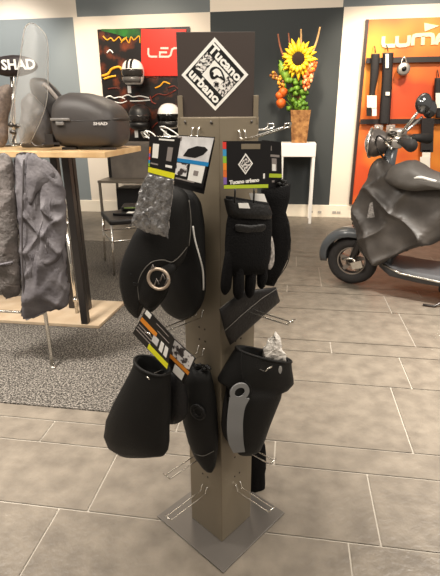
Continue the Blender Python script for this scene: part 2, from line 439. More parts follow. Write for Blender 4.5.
card(t1, PBc, qB, 0, [(patch(qB, .03, .98, .02, .5), WG),
    ([(183,156),(188,149),(197,146),(205,147),(208,150),(203,155),(195,158)], CARD), (patch(qB, .04, .14, .03, .12), GRYP),
    ([(189,154),(196,151),(203,152),(196,152.5)], GRYP),
    (patch(qB, 0, 1, .5, .58), BLU), (patch(qB, .03, .42, .6, .86), PHOTO), (patch(qB, .48, .92, .58, .92), WHITE), (patch(qB, .62, .76, .7, .8), GRYP),
    (patch(qB, .1, .7, .92, .95), GRYP), (patch(qB, .25, .4, .62, .85), CARD)], label='printed card with blue stripe and white label')
# --- upper left: outer muff with the metal ring
PA = Plane(-.165, -.165, -14)
t2 = thing('handlebar_muff', 'large black neoprene handlebar muff with round metal eyelet at upper left of the column', 'handlebar muff', PA(165, 190))
mb = MB(); puff(mb, PA, [(146,215),(158,192),(176,186),(188,196),(190,222),(188,246),(183,262),(173,275),(165,297),(152,312),(142,306),(138,318),(127,309),(121,290),(120,272),(127,248),(136,230)], .042, (155, 258)).noise(.0025, 22)
mb.build('shell', NEO, t2)
mb = MB()
puff(mb, PA, [(139,300),(139,284),(143,272),(152,263),(164,261),(172,262),(176,268),(172,278),(166,294),(153,309),(143,305)], .02, (157, 283), off=.026)
mb.build('hand_flap', NEO, t2)
mb = MB()
for pts in ([(139,300,.034),(138,284,.037),(143,271,.042),(152,262,.046),(163,260,.042),(172,262,.034),(180,256,.022),(187,247,.01)], [(189,200,.01),(191,222,.008),(189,246,.008)],):
    mb.tube([PA(*p) for p in smoothline(pts, 5)], .0011, 6)
mb.build('seam', SEAM, t2)
mb = MB(); mb.tube(circ(PA, (158.5, 279), .0265, 32, .047), .0042, 10, closed=True)
ey = mb.build('eyelet', mat('nickel_ring', (190, 172, 154), .4, .6), t2); ey['label'] = 'round brushed metal eyelet'
mb = MB(); mb.prism(circ(PA, (158, 279), .0235, 28, .044), PA.n*.0015, 0)
for i, (a, b_) in enumerate(((150, 272), (154, 286), (160, 281), (165, 285))):
    mb.tube([PA(a, b_, .046), PA(a+3, b_-7, .052), PA(a+5, b_-2, .047)], .002, 6, 1)
mb.build('eyelet_inner', [BLACK, GRYP], ey)
mb = MB(); mb.box(PA(133, 275, .034), (.014, .006, .008), 0, PA.s, PA.n); mb.box(PA(136, 284, .036), (.014, .006, .008), 0, PA.s, PA.n); mb.build('buckle', mat('black_plastic', (14, 14, 15), .3), t2, bevel=.001)
# --- packet with yellow-striped card and crinkled bag, on the outer end of the hook
PC = Plane(-.195, -.195, -36)
t3 = thing('accessory_packet', 'crinkled grey plastic bag below a black card with yellow strip, outermost on upper left hook', 'packet', PC(163, 135))
qA = [(150,136),(181,138),(174,179),(148,172)]
RAIN = [(220,60,50), (60,150,200), (140,190,60), (235,140,40), (220,110,50), (130,100,170)]
RM = [mat('strip_colour', c, .5) if i == 0 else mat('strip_colour_'+'abcdef'[i], c, .5) for i, c in enumerate(RAIN)]
card(t3, PC, qA, .010, [(patch(qA, .0, 1, .86, 1.0), YEL), (patch(qA, .12, .32, .2, .58), WHITE), (patch(qA, .62, .8, .25, .6), GRYP), (patch(qA, .3, .8, .05, .09), WHITE), (patch(qA, .08, .35, .72, .76), GRYP), (patch(qA, .62, .86, .7, .76), WHITE)]
     + [(patch(qA, 0, .05, .3+.09*i, .39+.09*i), RM[(i+3) % 6]) for i in range(6)], label='black printed card with yellow strip')
mb = MB(); puff(mb, PC, [(150,172),(162,174),(173,178),(171,205),(168,236),(167,237),(150,233),(131,226),(131,225),(136,205),(142,186)], .007, None, .006, K=12, n=9, power=5).noise(.0035, 75).noise(.002, 190)
bagm = mat('crinkled_plastic', (128, 126, 126), .14, bump=.7, bscale=110, trans=.25, rgb2=(74, 72, 72), nscale=30, spec=.9)
mb.build('plastic_bag', bagm, t3)
mb = MB()
for pts in ([(144,133),(146,131),(152,133),(156,138),(150,139),(144,133)], [(160,127),(165,127),(174,132),(178,136),(170,136),(161,129)]):
    mb.tube([PC(x, y, .006) for x, y in smoothline([(x, y, 0) for x, y in pts], 4) for x, y in ((x, y),)] if False else [PC(p.x, p.y, .006) for p in smoothline([(x, y, 0) for x, y in pts], 4)], .0016, 6)
mb.build('hang_loop', mat('white_plastic', (225, 222, 215), .4), t3)
# --- lower left: inner slim muff with rubber ring
PD = Plane(-.082, -.082, -30)
t4 = thing('handlebar_muff', 'slim pointed black muff with round rubber port, low beside the column edge', 'handlebar muff', PD(198, 366))
mb = MB(); sleeve(mb, PD, [((184,366),(209,368),.022), ((183,380),(212,380),.030), ((182,400),(215,400),.036), ((184,420),(217,420),.037), ((189,440),(218,440),.034), ((195,455),(217,455),.026), ((202,466),(215,467),.016), ((206,471),(212,472),.006)], False)
mb.noise(.002, 25); mb.build('shell', NEO, t4)
mb = MB(); mb.tube(circ(PD, (198, 412), .022, 28, .036), .005, 10, closed=True); mb.tube(circ(PD, (198, 412), .0145, 28, .038), .003, 8, closed=True)
rg = mb.build('rubber_port', LEA, t4)
mb = MB(); mb.prism(circ(PD, (198, 412), .013, 24, .034), PD.n*.003); mb.build('port_lining', mat('deep_black', (6, 6, 6), .6), rg)
mb = MB(); mb.tube([PD(*p) for p in smoothline([(194,453,.024),(203,456,.033),(214,451,.024)], 6)], .0009, 6); mb.build('seam', SEAM, t4)
mb = MB(); 
for i in range(8): mb.ell(PD(193+i*2.3, 364+(i % 3)*1.6+i*.4, .012+.004*(i % 2)), .007, .006, .006, nu=8, nv=6)
mb.build('drawcord', LEA, t4)
PDc = Plane(-.155, -.145, -35)
qD = [(173,337),(196,358),(184,384),(166,366)]
card(t4, PDc, qD, .012, [(patch(qD, .08, .95, .04, .52), PHOTO), (patch(qD, -.0, 1, .54, .66), ORG), (patch(qD, .35, .85, .7, .97), WHITE), (patch(qD, .45, .75, .76, .92), GRYP)], label='printed card with orange strip and barcode label')
# --- lower left: outer wide muff
PE = Plane(-.20, -.17, -26)
t5 = thing('handlebar_muff', 'wide bell-shaped black muff with open cuff hanging at lower left of the column', 'handlebar muff', PE(152, 362))
mb = MB(); sleeve(mb, PE, [((136,358),(169,374),.036), ((133,368),(169.5,382),.042), ((124,385),(169,398),.05), ((115,402),(168.5,414),.055), ((108,418),(168,430),.056), ((105.5,432),(168,443),.05), ((109,445),(167,451),.038), ((117,453),(164,455),.02), ((122,455),(160,456),.006)], True, sq=2.2)
mb.noise(.003, 20); mb.build('shell', [NEO, NEOI], t5)
mb = MB(); c0 = PE(152.5, 366)
a, b2 = PE(136,358), PE(169,374)
mb.tube([(a+b2)/2+(b2-a)/2*cos(2*pi*i/28)+PE.n*.036*sin(2*pi*i/28)+Vector((0,0,.001)) for i in range(28)], .0045, 8, closed=True); mb.build('cuff_hem', NEO, t5)
PEb = Plane(-.15, -.12, -26)
mb = MB(); puff(mb, PEb, [(162,378),(180,372),(186,390),(187,412),(183,420),(174,424),(165,418)], .025, None); mb.build('inner_pouch', NYL, t5)
PEc = Plane(-.185, -.185, -38)
qC = [(147,308),(174,337),(167,369),(133,333)]
card(t5, PEc, qC, .012, [(patch(qC, -.0, .52, .36, .5), ORG), (patch(qC, .42, 1.0, .84, 1.0), YEL), (patch(qC, .02, .2, .05, .2), WHITE),
     (patch(qC, .02, .45, .60, .63), GRYP), (patch(qC, .02, .45, .7, .73), GRYP), (patch(qC, .02, .45, .8, .83), GRYP), (patch(qC, .45, .62, .48, .7), WG),
     (patch(qC, .68, .78, .44, .74), WHITE), (patch(qC, .82, .92, .44, .74), WHITE), (patch(qC, .68, .78, .6, .74), LIME), (patch(qC, .82, .92, .6, .74), LIME), (patch(qC, .4, .85, .12, .14), GRYP), (patch(qC, .5, .9, .28, .3), GRYP)], label='black card with orange and yellow strips')
# --- right face: gloves with the big black card
PG = Plane(.105, -.105, 30)
t6 = thing('riding_glove', 'black leather-palmed riding glove under a black diamond-emblem card with rainbow edge, right of column', 'glove', PG(250, 190))
qG = [(223,141),(271,141),(268,188),(224,189)]
pr = [(patch(qG, 0, 1, .92, .995), LIME), (patch(qG, .38, .78, .06, .17) , POSTM)]
pr += [(patch(qG, -.01, .065, .02+.148*i, .165+.148*i), RM[i]) for i in range(6)]
gc = card(t6, PG, qG, .030, pr, label='black header card with rainbow edge and white emblem')
mb = MB(); o = PG(245.5, 164, .0325)
e = .0215
for k, (ee, mi) in enumerate(((e, 0), (e*.8, 1), (e*.72, 2))):
    frame2d(mb, o+PG.n*(.0003*k), PG.s, UZ, [(0, ee*1.15), (ee, 0), (0, -ee*1.15), (-ee, 0)], PG.n*.0003, mi)
text_into(mb, 'Tucano urbano', PG(244.5, 181.3, .0325), PG.s, UZ, .0125, .0006, 0, .045, xs=1.12)
mb.box(PG(264, 176, .0325), (.005, .0006, .012), 0, PG.s, PG.n)
mb.build('card_print', [WHITE, BLACK, LEAFP], gc)
mb = MB()
# hand body and fingers
sleeve(mb, PG, [((226,196),(268,203),.014), ((227,206),(270,211),.020), ((229,214),(271,217),.020), ((227,225),(271,228),.025), ((226,245),(270,246),.028), ((226,262),(268,262),.027), ((228,274),(266,272),.022)], False, sq=2.4)
def finger(pts, r):
    mb.tube([PG(*p) for p in smoothline(pts, 4)], [r*q for q in [1]*(len(smoothline(pts, 4))-4)+[.98, .9, .7, .35]], 10)
finger([(233,240,.0),(229,262,.002),(226.5,280,.0),(225,294,-.004)], .0150)
finger([(239,262,.006),(238.5,284,.011),(238,299,.008)], .0158)
finger([(251,264,.006),(250.3,282,.009),(249.5,297,.004)], .0155)
finger([(262,262,.003),(262,276,.005),(261.5,288,.0)], .0145)
mb.noise(.0018, 40)
mb.build('hand', FAB, t6)
mb = MB(); sleeve(mb, PG, [((224.5,199),(269,206),.018), ((226.5,209),(271,213),.025), ((229,217),(270,218),.024)], True, sq=2.4); mb.noise(.0015, 40); mb.build('cuff', [LEA, NEOI], t6)
mb = MB(); puff(mb, PG, [(237,224),(250,225),(263,224),(266,227),(262,232),(250,233),(238,232),(235,228)], .006, None, .022); mb.build('wrist_strap', LEA, t6)
mb = MB(); puff(mb, PG, [(268,232),(271,234),(274,246),(274,262),(271,269),(268,268),(270,255),(270,244)], .005, None, .012)
hl = mb.build('reflective_patch', mat('pale_mottled_patch', (196, 188, 182), .5, noise_amt=.3, nscale=90), t6); hl['label'] = 'pale reflective strip along the edge'
mb = MB(); mb.prism([PG(*p, -.016) for p in ((249,193),(264,194),(270,211),(255,214))], PG.n*.001); mb.build('paper_tag', WHITE, t6)
mb = MB(); mb.prism([PG(*p, .021) for p in ((238,203),(248,203),(250,208.5),(239,208))], PG.n*.001); mb.build('paper_tag', WHITE, t6)
for x in (235, 254):
    mb = MB(); mb.tube([PG(x, 188, .03), PG(x, 194, .031), PG(x-.4, 203, .026)], .0022, 8); mb.build('tag_loop', mat('black_plastic', (14, 14, 15), .3), t6)
# --- gloves on the far face
PH2 = Plane(.15, .09, 22)
t7 = thing('riding_glove', 'second black riding glove half hidden behind the emblem card, far right of column', 'glove', PH2(275, 190))
mb = MB(); sleeve(mb, PH2, [((262,190),(290,184),.02), ((262,200),(289,198),.024), ((264,212),(285,212),.022), ((265,222),(288,222),.026), ((266,240),(290,240),.028), ((264,258),(287,258),.024), ((262,272),(281,272),.018), ((261,284),(274,286),.01)], False, sq=2.3); mb.noise(.003, 35); mb.build('hand', FAB, t7)
mb = MB()
for i in range(9): mb.ell(PH2(281+random.uniform(-3, 6), 184+random.uniform(-3, 4), .012), .008, .005, .006, nu=8, nv=6)
mb.build('cuff_toggle', LEA, t7)
mb = MB(); mb.tube([PH2(p.x, p.y, .028) for p in smoothline([(288,222,0),(290.5,240,0),(288,262,0),(278,278,0)], 4)], .0014, 6); mb.build('seam', LEA, t7)
qH = [(262,140),(281,142),(282,189),(262,189)]
card(t7, PH2, qH, .0, [(patch(qH, 0, 1, .68, .76), LIME), (patch(qH, .5, .75, .36, .62), GRYP), (patch(qH, .52, .7, .48, .62), WHITE), (patch(qH, .4, .9, .28, .33), GRYP), (patch(qH, .5, .62, .82, .86), GRYP), (patch(qH, .35, .5, .1, .2), GRYP)], label='narrow black card with lime strip')
# --- flat pouch below the gloves
PI = Plane(.075, -.075, 38)
t8 = thing('flat_pouch', 'flat black tilted pouch with grey seam hanging under the glove fingers', 'pouch', PI(250, 292))
mb = MB(); ol = [(219,309),(241,291),(276,287),(280,301),(255,323),(230,345),(226,336),(222,322)]
puff(mb, PI, ol, .009, None, .012, power=8, smooth=False, K=6); mb.build('shell', mat('black_satin_cloth', (17, 14, 14), .5, bump=.2, bscale=140), t8)
mb = MB(); mb.tube([PI(224.5, 331, .0215), PI(242, 315, .0225), PI(261, 299, .0215), PI(278, 288, .018)], .0009, 6); mb.tube([PI(219.5,309,.016), PI(228,302,.019), PI(241,292,.015)], .0009, 6); mb.build('seam', SEAM, t8)
# --- lower right muff with grey strap and paper stuffing
PJ = Plane(.085, -.095, 16)
t9 = thing('handlebar_muff', 'black muff with grey ring strap and white paper stuffed in its cuff, right of column', 'handlebar muff', PJ(262, 350))
mb = MB(); sleeve(mb, PJ, [((236,348),(291,361),.034), ((232,355),(291.5,369),.040), ((225,366),(292.5,376),.044), ((217.5,379),(293.5,382),.040), ((218,381.5),(288,388),.040), ((227,385),(281,389.5),.047), ((227.5,393),(280,394),.050), ((227,408),(275,408),.052), ((227,424),(269,424),.048), ((229,437),(264,437),.042), ((233,447),(260,447),.032), ((238,453),(255,453),.018), ((243,455),(251,455.5),.006)], True, sq=2.2)
mb.noise(.003, 22); mb.build('shell', [NEO, NEOI], t9)
mb = MB(); a, b2 = PJ(236,348), PJ(291,361)
mb.tube([(a+b2)/2+(b2-a)/2*cos(2*pi*i/28)+PJ.n*.034*sin(2*pi*i/28) for i in range(28)], .004, 8, closed=True); mb.build('cuff_hem', NEO, t9)
mb = MB(); puff(mb, PJ, [(226,386),(236,386),(236,442),(226,440),(218,428),(219,405)], .03, None, -.03); mb.build('rear_half', NYL, t9)
# strap follows the left of the shell
mb = MB(); RO_ = .0293; RI_ = .0155
of = .056
mb.ring(circ(PJ, (239.3, 391.5), RO_, 36, of), circ(PJ, (239.3, 391.5), RI_, 36, of), PJ.n*.005)
Ls = smoothline([(229.5,397,of),(228.5,405,of),(227.2,418,of-.002),(227,432,of-.004),(228.5,443,of-.010),(233,452,of-.018)], 5)
Rs = smoothline([(249,398,of),(244.5,407,of),(242.5,420,of-.002),(242.5,432,of-.004),(243,441,of-.010),(244.5,451,of-.018)], 5)
rings = [[PJ(*l), PJ(*r), PJ(*r)+PJ.n*.005, PJ(*l)+PJ.n*.005] for l, r in zip(Ls, Rs)]
mb.loft(rings, 0, smooth=False)
st = mb.build('ring_strap', GRY, t9); st['label'] = 'grey rubber strap ending in a ring'
mb = MB(); mb.prism(circ(PJ, (239.3, 391.5), RI_+.001, 28, of-.012), PJ.n*.009); mb.build('ring_port', mat('deep_black', (6, 6, 6), .6), t9)
mb = MB(); mb.tube([PJ(*p) for p in smoothline([(245,381,.045),(251,387,.047),(251,396,.047)], 5)], .001, 6); mb.tube([PJ(*p) for p in smoothline([(242,350,.03),(241,364,.04),(243,378,.044)], 5)], .0012, 6); mb.build('seam', LEA, t9)
mb = MB(); puff(mb, PJ, [(279.5,366),(281.5,366.5),(282,370),(280.5,374),(278.5,373),(278.5,369)], .0015, None, .038); mb.build('badge', mat('silver_badge', (150, 148, 145), .4), t9)
mb = MB(); puff(mb, PJ, [(262,356),(266,345),(272,338),(274,333),(278,334),(280,339),(282,347),(285,361),(274,362)], .016, None, .004, n=8, K=9).noise(.008, 55, 3)
pp = mb.build('stuffing_paper', mat('white_tissue', (228, 222, 214), .7, bump=.8, bscale=70), t9, flat=True); pp['label'] = 'crumpled white paper'
# --- dark strap hanging behind at the far right face
PK = Plane(.125, .125, 20)
HZ = PK(257, 424).z
mb = MB(); mb.tube(smoothline(far(-.011, .11, HZ), 5)+smoothline(far(.011, .11, HZ), 5)[::-1], .002); mb.build('display_hook', CHR, stand)
mb = MB(); puff(mb, PK, [(250,442),(262,440),(266,452),(265,478),(264,498),(256,503),(250,498),(249,470)], .014, None, 0, n=5).noise(.003, 40)
mb.tube([PK(257,444), PK(257,432), PK(257,421)], .003, 8)
tag(mb.build('strap_bundle', FAB), 'narrow black cloth bundle hanging behind the lower column near the base', 'strap')

# ================================================================ LEFT: BAR TABLE AND WHAT IS ON IT
OAK = mat('light_oak', (218, 186, 140), .45, rgb2=(198, 162, 116), nscale=9, bump=.05)
OAK2 = mat('pale_plywood', (188, 168, 142), .5, rgb2=(176, 154, 127), nscale=9)
DKST = mat('dark_gunmetal', (70, 66, 64), .3, .7)
TZ = 1.19
tb = thing('bar_table', 'high bar table with light oak top, oak floor plate and gunmetal posts', 'table', (-1.8, 2.9, .008))
mb = MB(); mb.prism([(-3.1, 2.64, TZ-.034), (-1.06, 2.64, TZ-.034), (-1.01, 3.16, TZ-.034), (-3.1, 3.16, TZ-.034)], (0, 0, .034)); mb.build('table_top', OAK, tb, bevel=.003)
mb = MB(); mb.prism([(-2.6, 2.745, .009), (-1.26, 2.745, .009), (-1.23, 3.19, .009), (-2.6, 3.19, .009)], (0, 0, .024)); mb.build('floor_plate', OAK2, tb, bevel=.003)
for x, y in ((-1.365, 2.775), (-1.455, 3.02), (-1.575, 3.03), (-2.3, 2.775), (-2.3, 3.0)):
    mb = MB(); mb.bb(x-.024, x+.024, y-.024, y+.024, .033, TZ-.034); mb.build('post', DKST, tb, bevel=.004)
mb = MB(); mb.tube([(-1.50, 2.93, .034), (-1.50, 2.93, .70)], .012, 12); mb.lathe((-1.50, 2.93, .70), [(.035, 0), (.03, .008), (.004, .06)], 14); mb.tube([(-1.50, 2.93, .13), (-1.50, 2.93, .15)], .018, 12)
mb.build('chrome_rod', CHR, tb)
# top case
CASE = mat('charcoal_case_plastic', (66, 62, 60), .45, bump=.15, bscale=400)
CASE2 = mat('dark_case_plastic', (44, 41, 40), .38)
PT = WPlane(-1.3, 2.76)
tc_ = thing('top_case', 'rounded charcoal motorcycle top case with lid lip and lettering, on the bar table', 'top case', (-1.27, 2.9, TZ))
def case_rings(cols, dep, sq_=3.2, n=28):
    R = []
    for px, top, bot, d in cols:
        px = 51.5+(px-51.5)*.85
        a, b_ = PT(px, top), PT(px, bot); c = (a+b_)/2+Vector((0, .17, 0)); hz = (a.z-b_.z)/2; r = []
        for i in range(n):
            t = 2*pi*i/n; ct, st = cos(t), sin(t); e_ = 2/sq_
            r.append(c+Vector((0, 1, 0))*d*dep*(abs(ct)**e_*(1 if ct >= 0 else -1))+UZ*hz*(abs(st)**e_*(1 if st >= 0 else -1)))
        R.append(r)
    return R
bz = 149
mb = MB(); mb.loft(case_rings([(51.5,119,138,.7),(52.5,108,144,.88),(55,99,148,.97),(60,94,bz,1),(68,91.5,bz,1),(84,92,bz,1),(97,95,bz,1),(108,99,bz,.98),(117,104,bz,.9),(122,109,146,.78),(125.5,117,138,.5)], .20))
mb.build('shell', CASE, tc_)
mb = MB(); mb.loft(case_rings([(51,119.5,122,.72),(53,119.5,122,.93),(60,119.5,122,1.01),(84,119.5,122.3,1.015),(108,119,122,.99),(118,118.5,121.5,.9),(125.8,118,121,.55)], .20)); mb.build('lid_seam', CASE2, tc_)
mb = MB(); mb.box(PT(60, 119.5, .035), (.12, .015, .016), 0); mb.box(PT(60, 123.5, .037), (.05, .02, .02), 0); mb.build('latch', mat('grey_latch', (120, 116, 112), .35), tc_, bevel=.004)
mb = MB(); text_into(mb, 'SHAD', PT(100.5, 123.8, .0335), Vector((1,0,0)), UZ, .023, .002, 0, .03, xs=1.45); mb.build('lettering', mat('silver_lettering', (205, 200, 196), .4), tc_)
for px in (67, 106):
    mb = MB(); mb.box((PT(px, bz).x, 2.80, TZ+.008), (.09, .03, .014)); mb.build('foot_pad', CASE2, tc_)
# windshield
PW = WPlane(-1.75, 2.80)
GLASS = mat('clear_acrylic', (235, 232, 226), .12)
_nt = GLASS.node_tree; _tr = _nt.nodes.new('ShaderNodeBsdfTransparent'); _mx = _nt.nodes.new('ShaderNodeMixShader'); _mx.inputs[0].default_value = .14
_nt.links.new(_tr.outputs[0], _mx.inputs[1]); _nt.links.new(_nt.nodes['Principled BSDF'].outputs[0], _mx.inputs[2]); _nt.links.new(_mx.outputs[0], _nt.nodes['Material Output'].inputs['Surface'])
Lc = smoothline([(30,23,0),(25,28,0),(22,45,0),(16,85,0),(9,125,0),(10,143,0)], 6); Rc = smoothline([(34,23.5,0),(41,29,0),(47,39,0),(48,60,0),(46,105,0),(30,143.5,0)], 6)
ws = thing('windshield', 'tall clear curved motorcycle windshield standing at the left end of the bar table', 'windshield', PW(20, 143))
mb = MB(); front = []; back = []
for l, r in zip(Lc, Rc):
    fr = []
    for i in range(9):
        t = i/8; q = l.lerp(r, t); fr.append(PW(q.x, q.y, .10*sin(pi*t)+.02))
    front.append(fr); back.append([p+Vector((.001, .0045, 0)) for p in fr])
rings = [f+bk[::-1] for f, bk in zip(front, back)]
mb.loft(rings); mb.build('screen', GLASS, ws)
mb = MB(); mb.tube([f[0] for f in front], .0024, 6); mb.tube([f[-1] for f in front], .002, 6); mb.tube(front[0], .0016, 6)
mb.build('screen_edge', mat('frosted_edge', (220, 214, 206), .3, trans=.5), ws)
mb = MB()
for px, py in ((13,132),(18,126),(11,125)): mb.ell(PW(px, py, .09), .022, .014, .014, nu=10, nv=6)
for pts in ([(10,122),(17,130),(13,142),(20,144)], [(25,126),(24,136),(20,143)], [(31,142),(36,146),(44,145)]): mb.tube([PW(p.x, p.y, .07) for p in smoothline([(x, y, 0) for x, y in pts], 5)], .006, 8)
mb.build('mounting_bracket', mat('dark_nickel', (90, 86, 82), .3, .9), ws)
mb = MB(); mb.box(PW(52, 143.4, .04), (.11, .03, .012)); mb.box(PW(50, 138.5, .04), (.05, .03, .05)); mb.build('mounting_foot', CASE2, ws)
# padded backrest on a post behind
PO = WPlane(-2.0, 3.10)
bt = thing('backrest_pad', 'dark oval backrest pad with white lettering on a slim post behind the windshield', 'backrest', Vector((PO(12, 140).x, 3.1, TZ)))
mb = MB(); puff(mb, PO, [(-7,66),(-3,58),(14,55),(30,58),(38,66),(32,73),(14,77),(-2,74)], .04, (15, 66)); mb.build('pad', mat('dark_maroon_vinyl', (40, 31, 32), .5), bt)
mb = MB(); text_into(mb, 'SHAD', PO(18.5, 65.0, .039), Vector((1,0,0)), UZ, .082, .004, 0, .03, xs=1.1); mb.build('lettering', WHITE, bt)
mb = MB(); mb.tube([PO(12, 74, -.02), Vector((PO(12, 140).x, 3.12, TZ))], .014, 10); mb.lathe((PO(12, 140).x, 3.12, TZ), [(.08, 0), (.08, .008), (.02, .014)], 18); mb.build('post', CHR, bt)
# soft goods on the table
PF = WPlane(-2, 2.98)
mb = MB(); puff(mb, PF, [(-18,100),(-4,88),(5,83),(11,86),(10,100),(7,125),(5,146),(-18,147)], .06, (-3, 118)).noise(.012, 14)
tag(mb.build('folded_garment', mat('mottled_beige_cloth', (128, 114, 104), .9, rgb2=(98, 88, 82), nscale=50, bump=.4, bscale=90)), 'mottled beige garment slumped at the far left on the bar table', 'garment')
mb = MB(); puff(mb, PF, [(23,100),(30,92),(38,100),(47,112),(53,130),(52,147),(38,148),(22,147),(21,125)], .07, (36, 128)).noise(.012, 16, 2)
tag(mb.build('storage_bag', mat('grey_shiny_nylon', (62, 60, 60), .45, rgb2=(88, 85, 84), nscale=16, bump=.6, bscale=40)), 'crumpled grey nylon bag behind the windshield next to the top case', 'bag')
PQ = WPlane(-2, 3.08)
cs = thing('open_case_lid', 'dark tilted case lid with pale trim behind the grey bag on the table', 'case lid', PQ(45, 147))
mb = MB(); puff(mb, PQ, [(30,80),(42,78),(50,82),(60,93),(65,103),(62,113),(60,147),(50,148),(44,120),(34,100)], .05, (50, 104)); mb.build('shell', CASE2, cs)
mb = MB(); mb.tube([PQ(*p) for p in smoothline([(44,84,.045),(50,90,.05),(58,100,.04),(62,106,.02)], 5)], .014, 8); mb.build('trim', mat('grey_trim', (140, 132, 126), .5), cs)

# garment rack with jackets in front of the table
rk = thing('garment_rack', 'low chrome garment rail standing on the carpet in front of the bar table', 'garment rack', (-1.6, 2.25, .008))
mb = MB(); mb.tube([(-2.7, 2.25, 1.135), (-1.28, 2.25, 1.135)], .012, 10); mb.build('rail', CHR, rk)
for x in (-1.345, -2.6):
    mb = MB(); mb.tube([(x, 2.25, 1.135), (x, 2.25, .3), (x+.02, 2.21, .02)], .011, 10); mb.lathe((x+.02, 2.21, .008), [(.018, 0), (.018, .006), (.011, .014)], 12); mb.build('leg', CHR, rk)
    mb = MB(); mb.tube([(x, 2.26, .32), (x-.06, 2.6, .02)], .009, 10); mb.build('rear_strut', CHR, rk) if x < -2 else None
mb = MB(); mb.tube([(-2.6, 2.25, .335), (-1.345, 2.25, .335)], .008, 10); mb.build('lower_rail', CHR, rk)
JK = mat('hazed_jacket_cloth', (98, 94, 96), .7, rgb2=(80, 76, 79), nscale=12, bump=.35, bscale=60)  # black cloth, paled by haze put into its colour
PJk = WPlane(-1.55, 2.19, 8)
jk = thing('jacket', 'dark riding jacket with folded shoulder hanging on the rail under the table edge', 'jacket', PJk(35, 155))
mb = MB(); puff(mb, PJk, [(15,157),(30,153),(42,159),(54,171),(61,183),(65,205),(66,235),(67,270),(69,303),(46,312),(24,319),(22,290),(19,240),(16,195)], .055, (42, 235), power=3, K=18, n=10); folds(mb, PJk, .02, 20, 2, .25); mb.noise(.006, 9)
mb.build('body', JK, jk)
mb = MB(); puff(mb, PJk, [(42,160),(55,170),(63,186),(66,210),(65,240),(60,258),(50,268),(40,266),(40,240),(43,215),(40,190)], .045, None, .03, K=14, n=9, power=3); folds(mb, PJk, .022, 22, 3, .9); mb.noise(.005, 14, 1); mb.build('sleeve', JK, jk)
mb = MB(); puff(mb, PJk, [(30,154),(42,160),(54,172),(50,184),(38,192),(30,205),(26,180)], .02, None, .045).noise(.006, 18); mb.build('storm_flap', JK, jk)
mb = MB(); mb.tube([PJk(*p) for p in smoothline([(24,158,.05),(23,190,.054),(22,240,.05),(24,300,.03)], 6)], .004, 6); mb.tube([PJk(45,245,.118), PJk(48,254,.116)], .002, 6); mb.build('zip', mat('dark_zip', (88, 84, 84), .35, .5), jk)
PJ2 = WPlane(-1.7, 2.16, 8)
j2 = thing('jacket', 'dark ribbed-collar jacket hanging furthest left on the rail at the photo edge', 'jacket', PJ2(3, 155))
mb = MB(); puff(mb, PJ2, [(-22,168),(-6,156),(6,153),(13,165),(16,200),(18,240),(20,290),(12,298),(4,297),(-4,285),(-22,286)], .05, (0, 225), power=3, K=16, n=9); folds(mb, PJ2, .015, 18, 5, .2); mb.noise(.006, 10, 4); mb.build('body', mat('dark_quilted_cloth', (100, 93, 90), .7, rgb2=(80, 75, 72), nscale=20, bump=.9, bscale=45), j2)  # this cloth is paled too, haze mixed into its colour
mb = MB(); mb.tube([PJ2(-8,266,.055), PJ2(4,264,.055), PJ2(13,262,.04)], .007, 8); mb.build('hem_band', JK, j2)

# ================================================================ BACK LEFT: HELMET WALL
def W(px, py, off=0.0): return atY(px, py, WY-off)
class WallPl(Plane):
    def __init__(s): s.n = Vector((0,-1,0)); s.s = Vector((1,0,0)); s.up = UZ; s.o = Vector((0,WY,0))
WP = WallPl()
RACE = mat('race_photo_print', (20, 14, 12), .4, rgb2=(120, 54, 24), nscale=6, lo=.52, hi=.74)
GRNP = mat('green_print', (40, 120, 40), .45, rgb2=(20, 50, 22), nscale=6)
AMB = mat('amber_print', (236, 168, 40), .45); DRED = mat('dark_red_print', (140, 48, 26), .45, rgb2=(60, 22, 14), nscale=14)
pan = thing('helmet_wall_panel', 'dark racing photo wall panel behind the helmets with yellow script on green', 'wall panel', W(145, 145))
x0 = W(101, 60).x; x1 = W(191, 60).x; z1 = W(143, 28.5).z; z0 = W(145, 150).z
mb = MB(); mb.bb(x0, x1, WY-.04, WY-.001, z0, z1); mb.build('board', RACE, pan)
mb = MB()
def line(mb, pts, r, off, mi=0, flat=True): mb.tube([W(p.x, p.y, off) for p in smoothline([(x, y, 0) for x, y in pts], 5)], r, 6, mi)
mb.prism([W(x, y, .041) for x, y in ((101.5,29),(141.5,29),(141.5,37),(128,38),(112,33),(101.5,31))], (0, -.002, 0), 0)
line(mb, [(103,36),(107,40),(111,38),(114,41),(119,37),(122,41),(127,37)], .008, .044, 1); line(mb, [(121,43),(125,38),(129,43),(131,37),(134,40),(139,36),(140,43)], .008, .044, 1)
line(mb, [(102,76),(108,74),(112,69),(119,67),(122,70)], .016, .044, 1); line(mb, [(104,79),(110,77),(116,76)], .014, .044, 1)
line(mb, [(107,53),(110,50),(113,53)], .008, .044, 2)
for pts in ([(105,98),(110,96),(114,98),(120,97),(125,99)], [(122,97),(128,95),(133,97),(140,96),(149,98)], [(130,101),(140,101),(150,100)], [(112,101),(120,103),(127,101)]): line(mb, pts, .008, .044, 2)
for pts in ([(155,88),(160,86),(164,82),(170,84)], ): line(mb, pts, .01, .044, 1)
for pts in ([(152,98),(158,94),(166,95),(176,90)], [(127,132),(133,128),(139,130)], [(152,128),(157,123),(163,121)], [(150,96),(152,102),(156,104)], [(168,88),(174,86),(178,89)]): line(mb, pts, .008, .044, 3)
for pts in ([(108,89),(114,88),(120,89)], [(146,77.5),(151,76.5),(156,78)], [(160,77),(165,76),(171,77)]): line(mb, pts, .008, .044, 3)
mb.build('printed_art', [GRNP, AMB, WHITE, DRED], pan)
rd = thing('brand_sign', 'red square sign with pale outlined letters at the top of the helmet wall', 'sign', W(164, 76, .04))
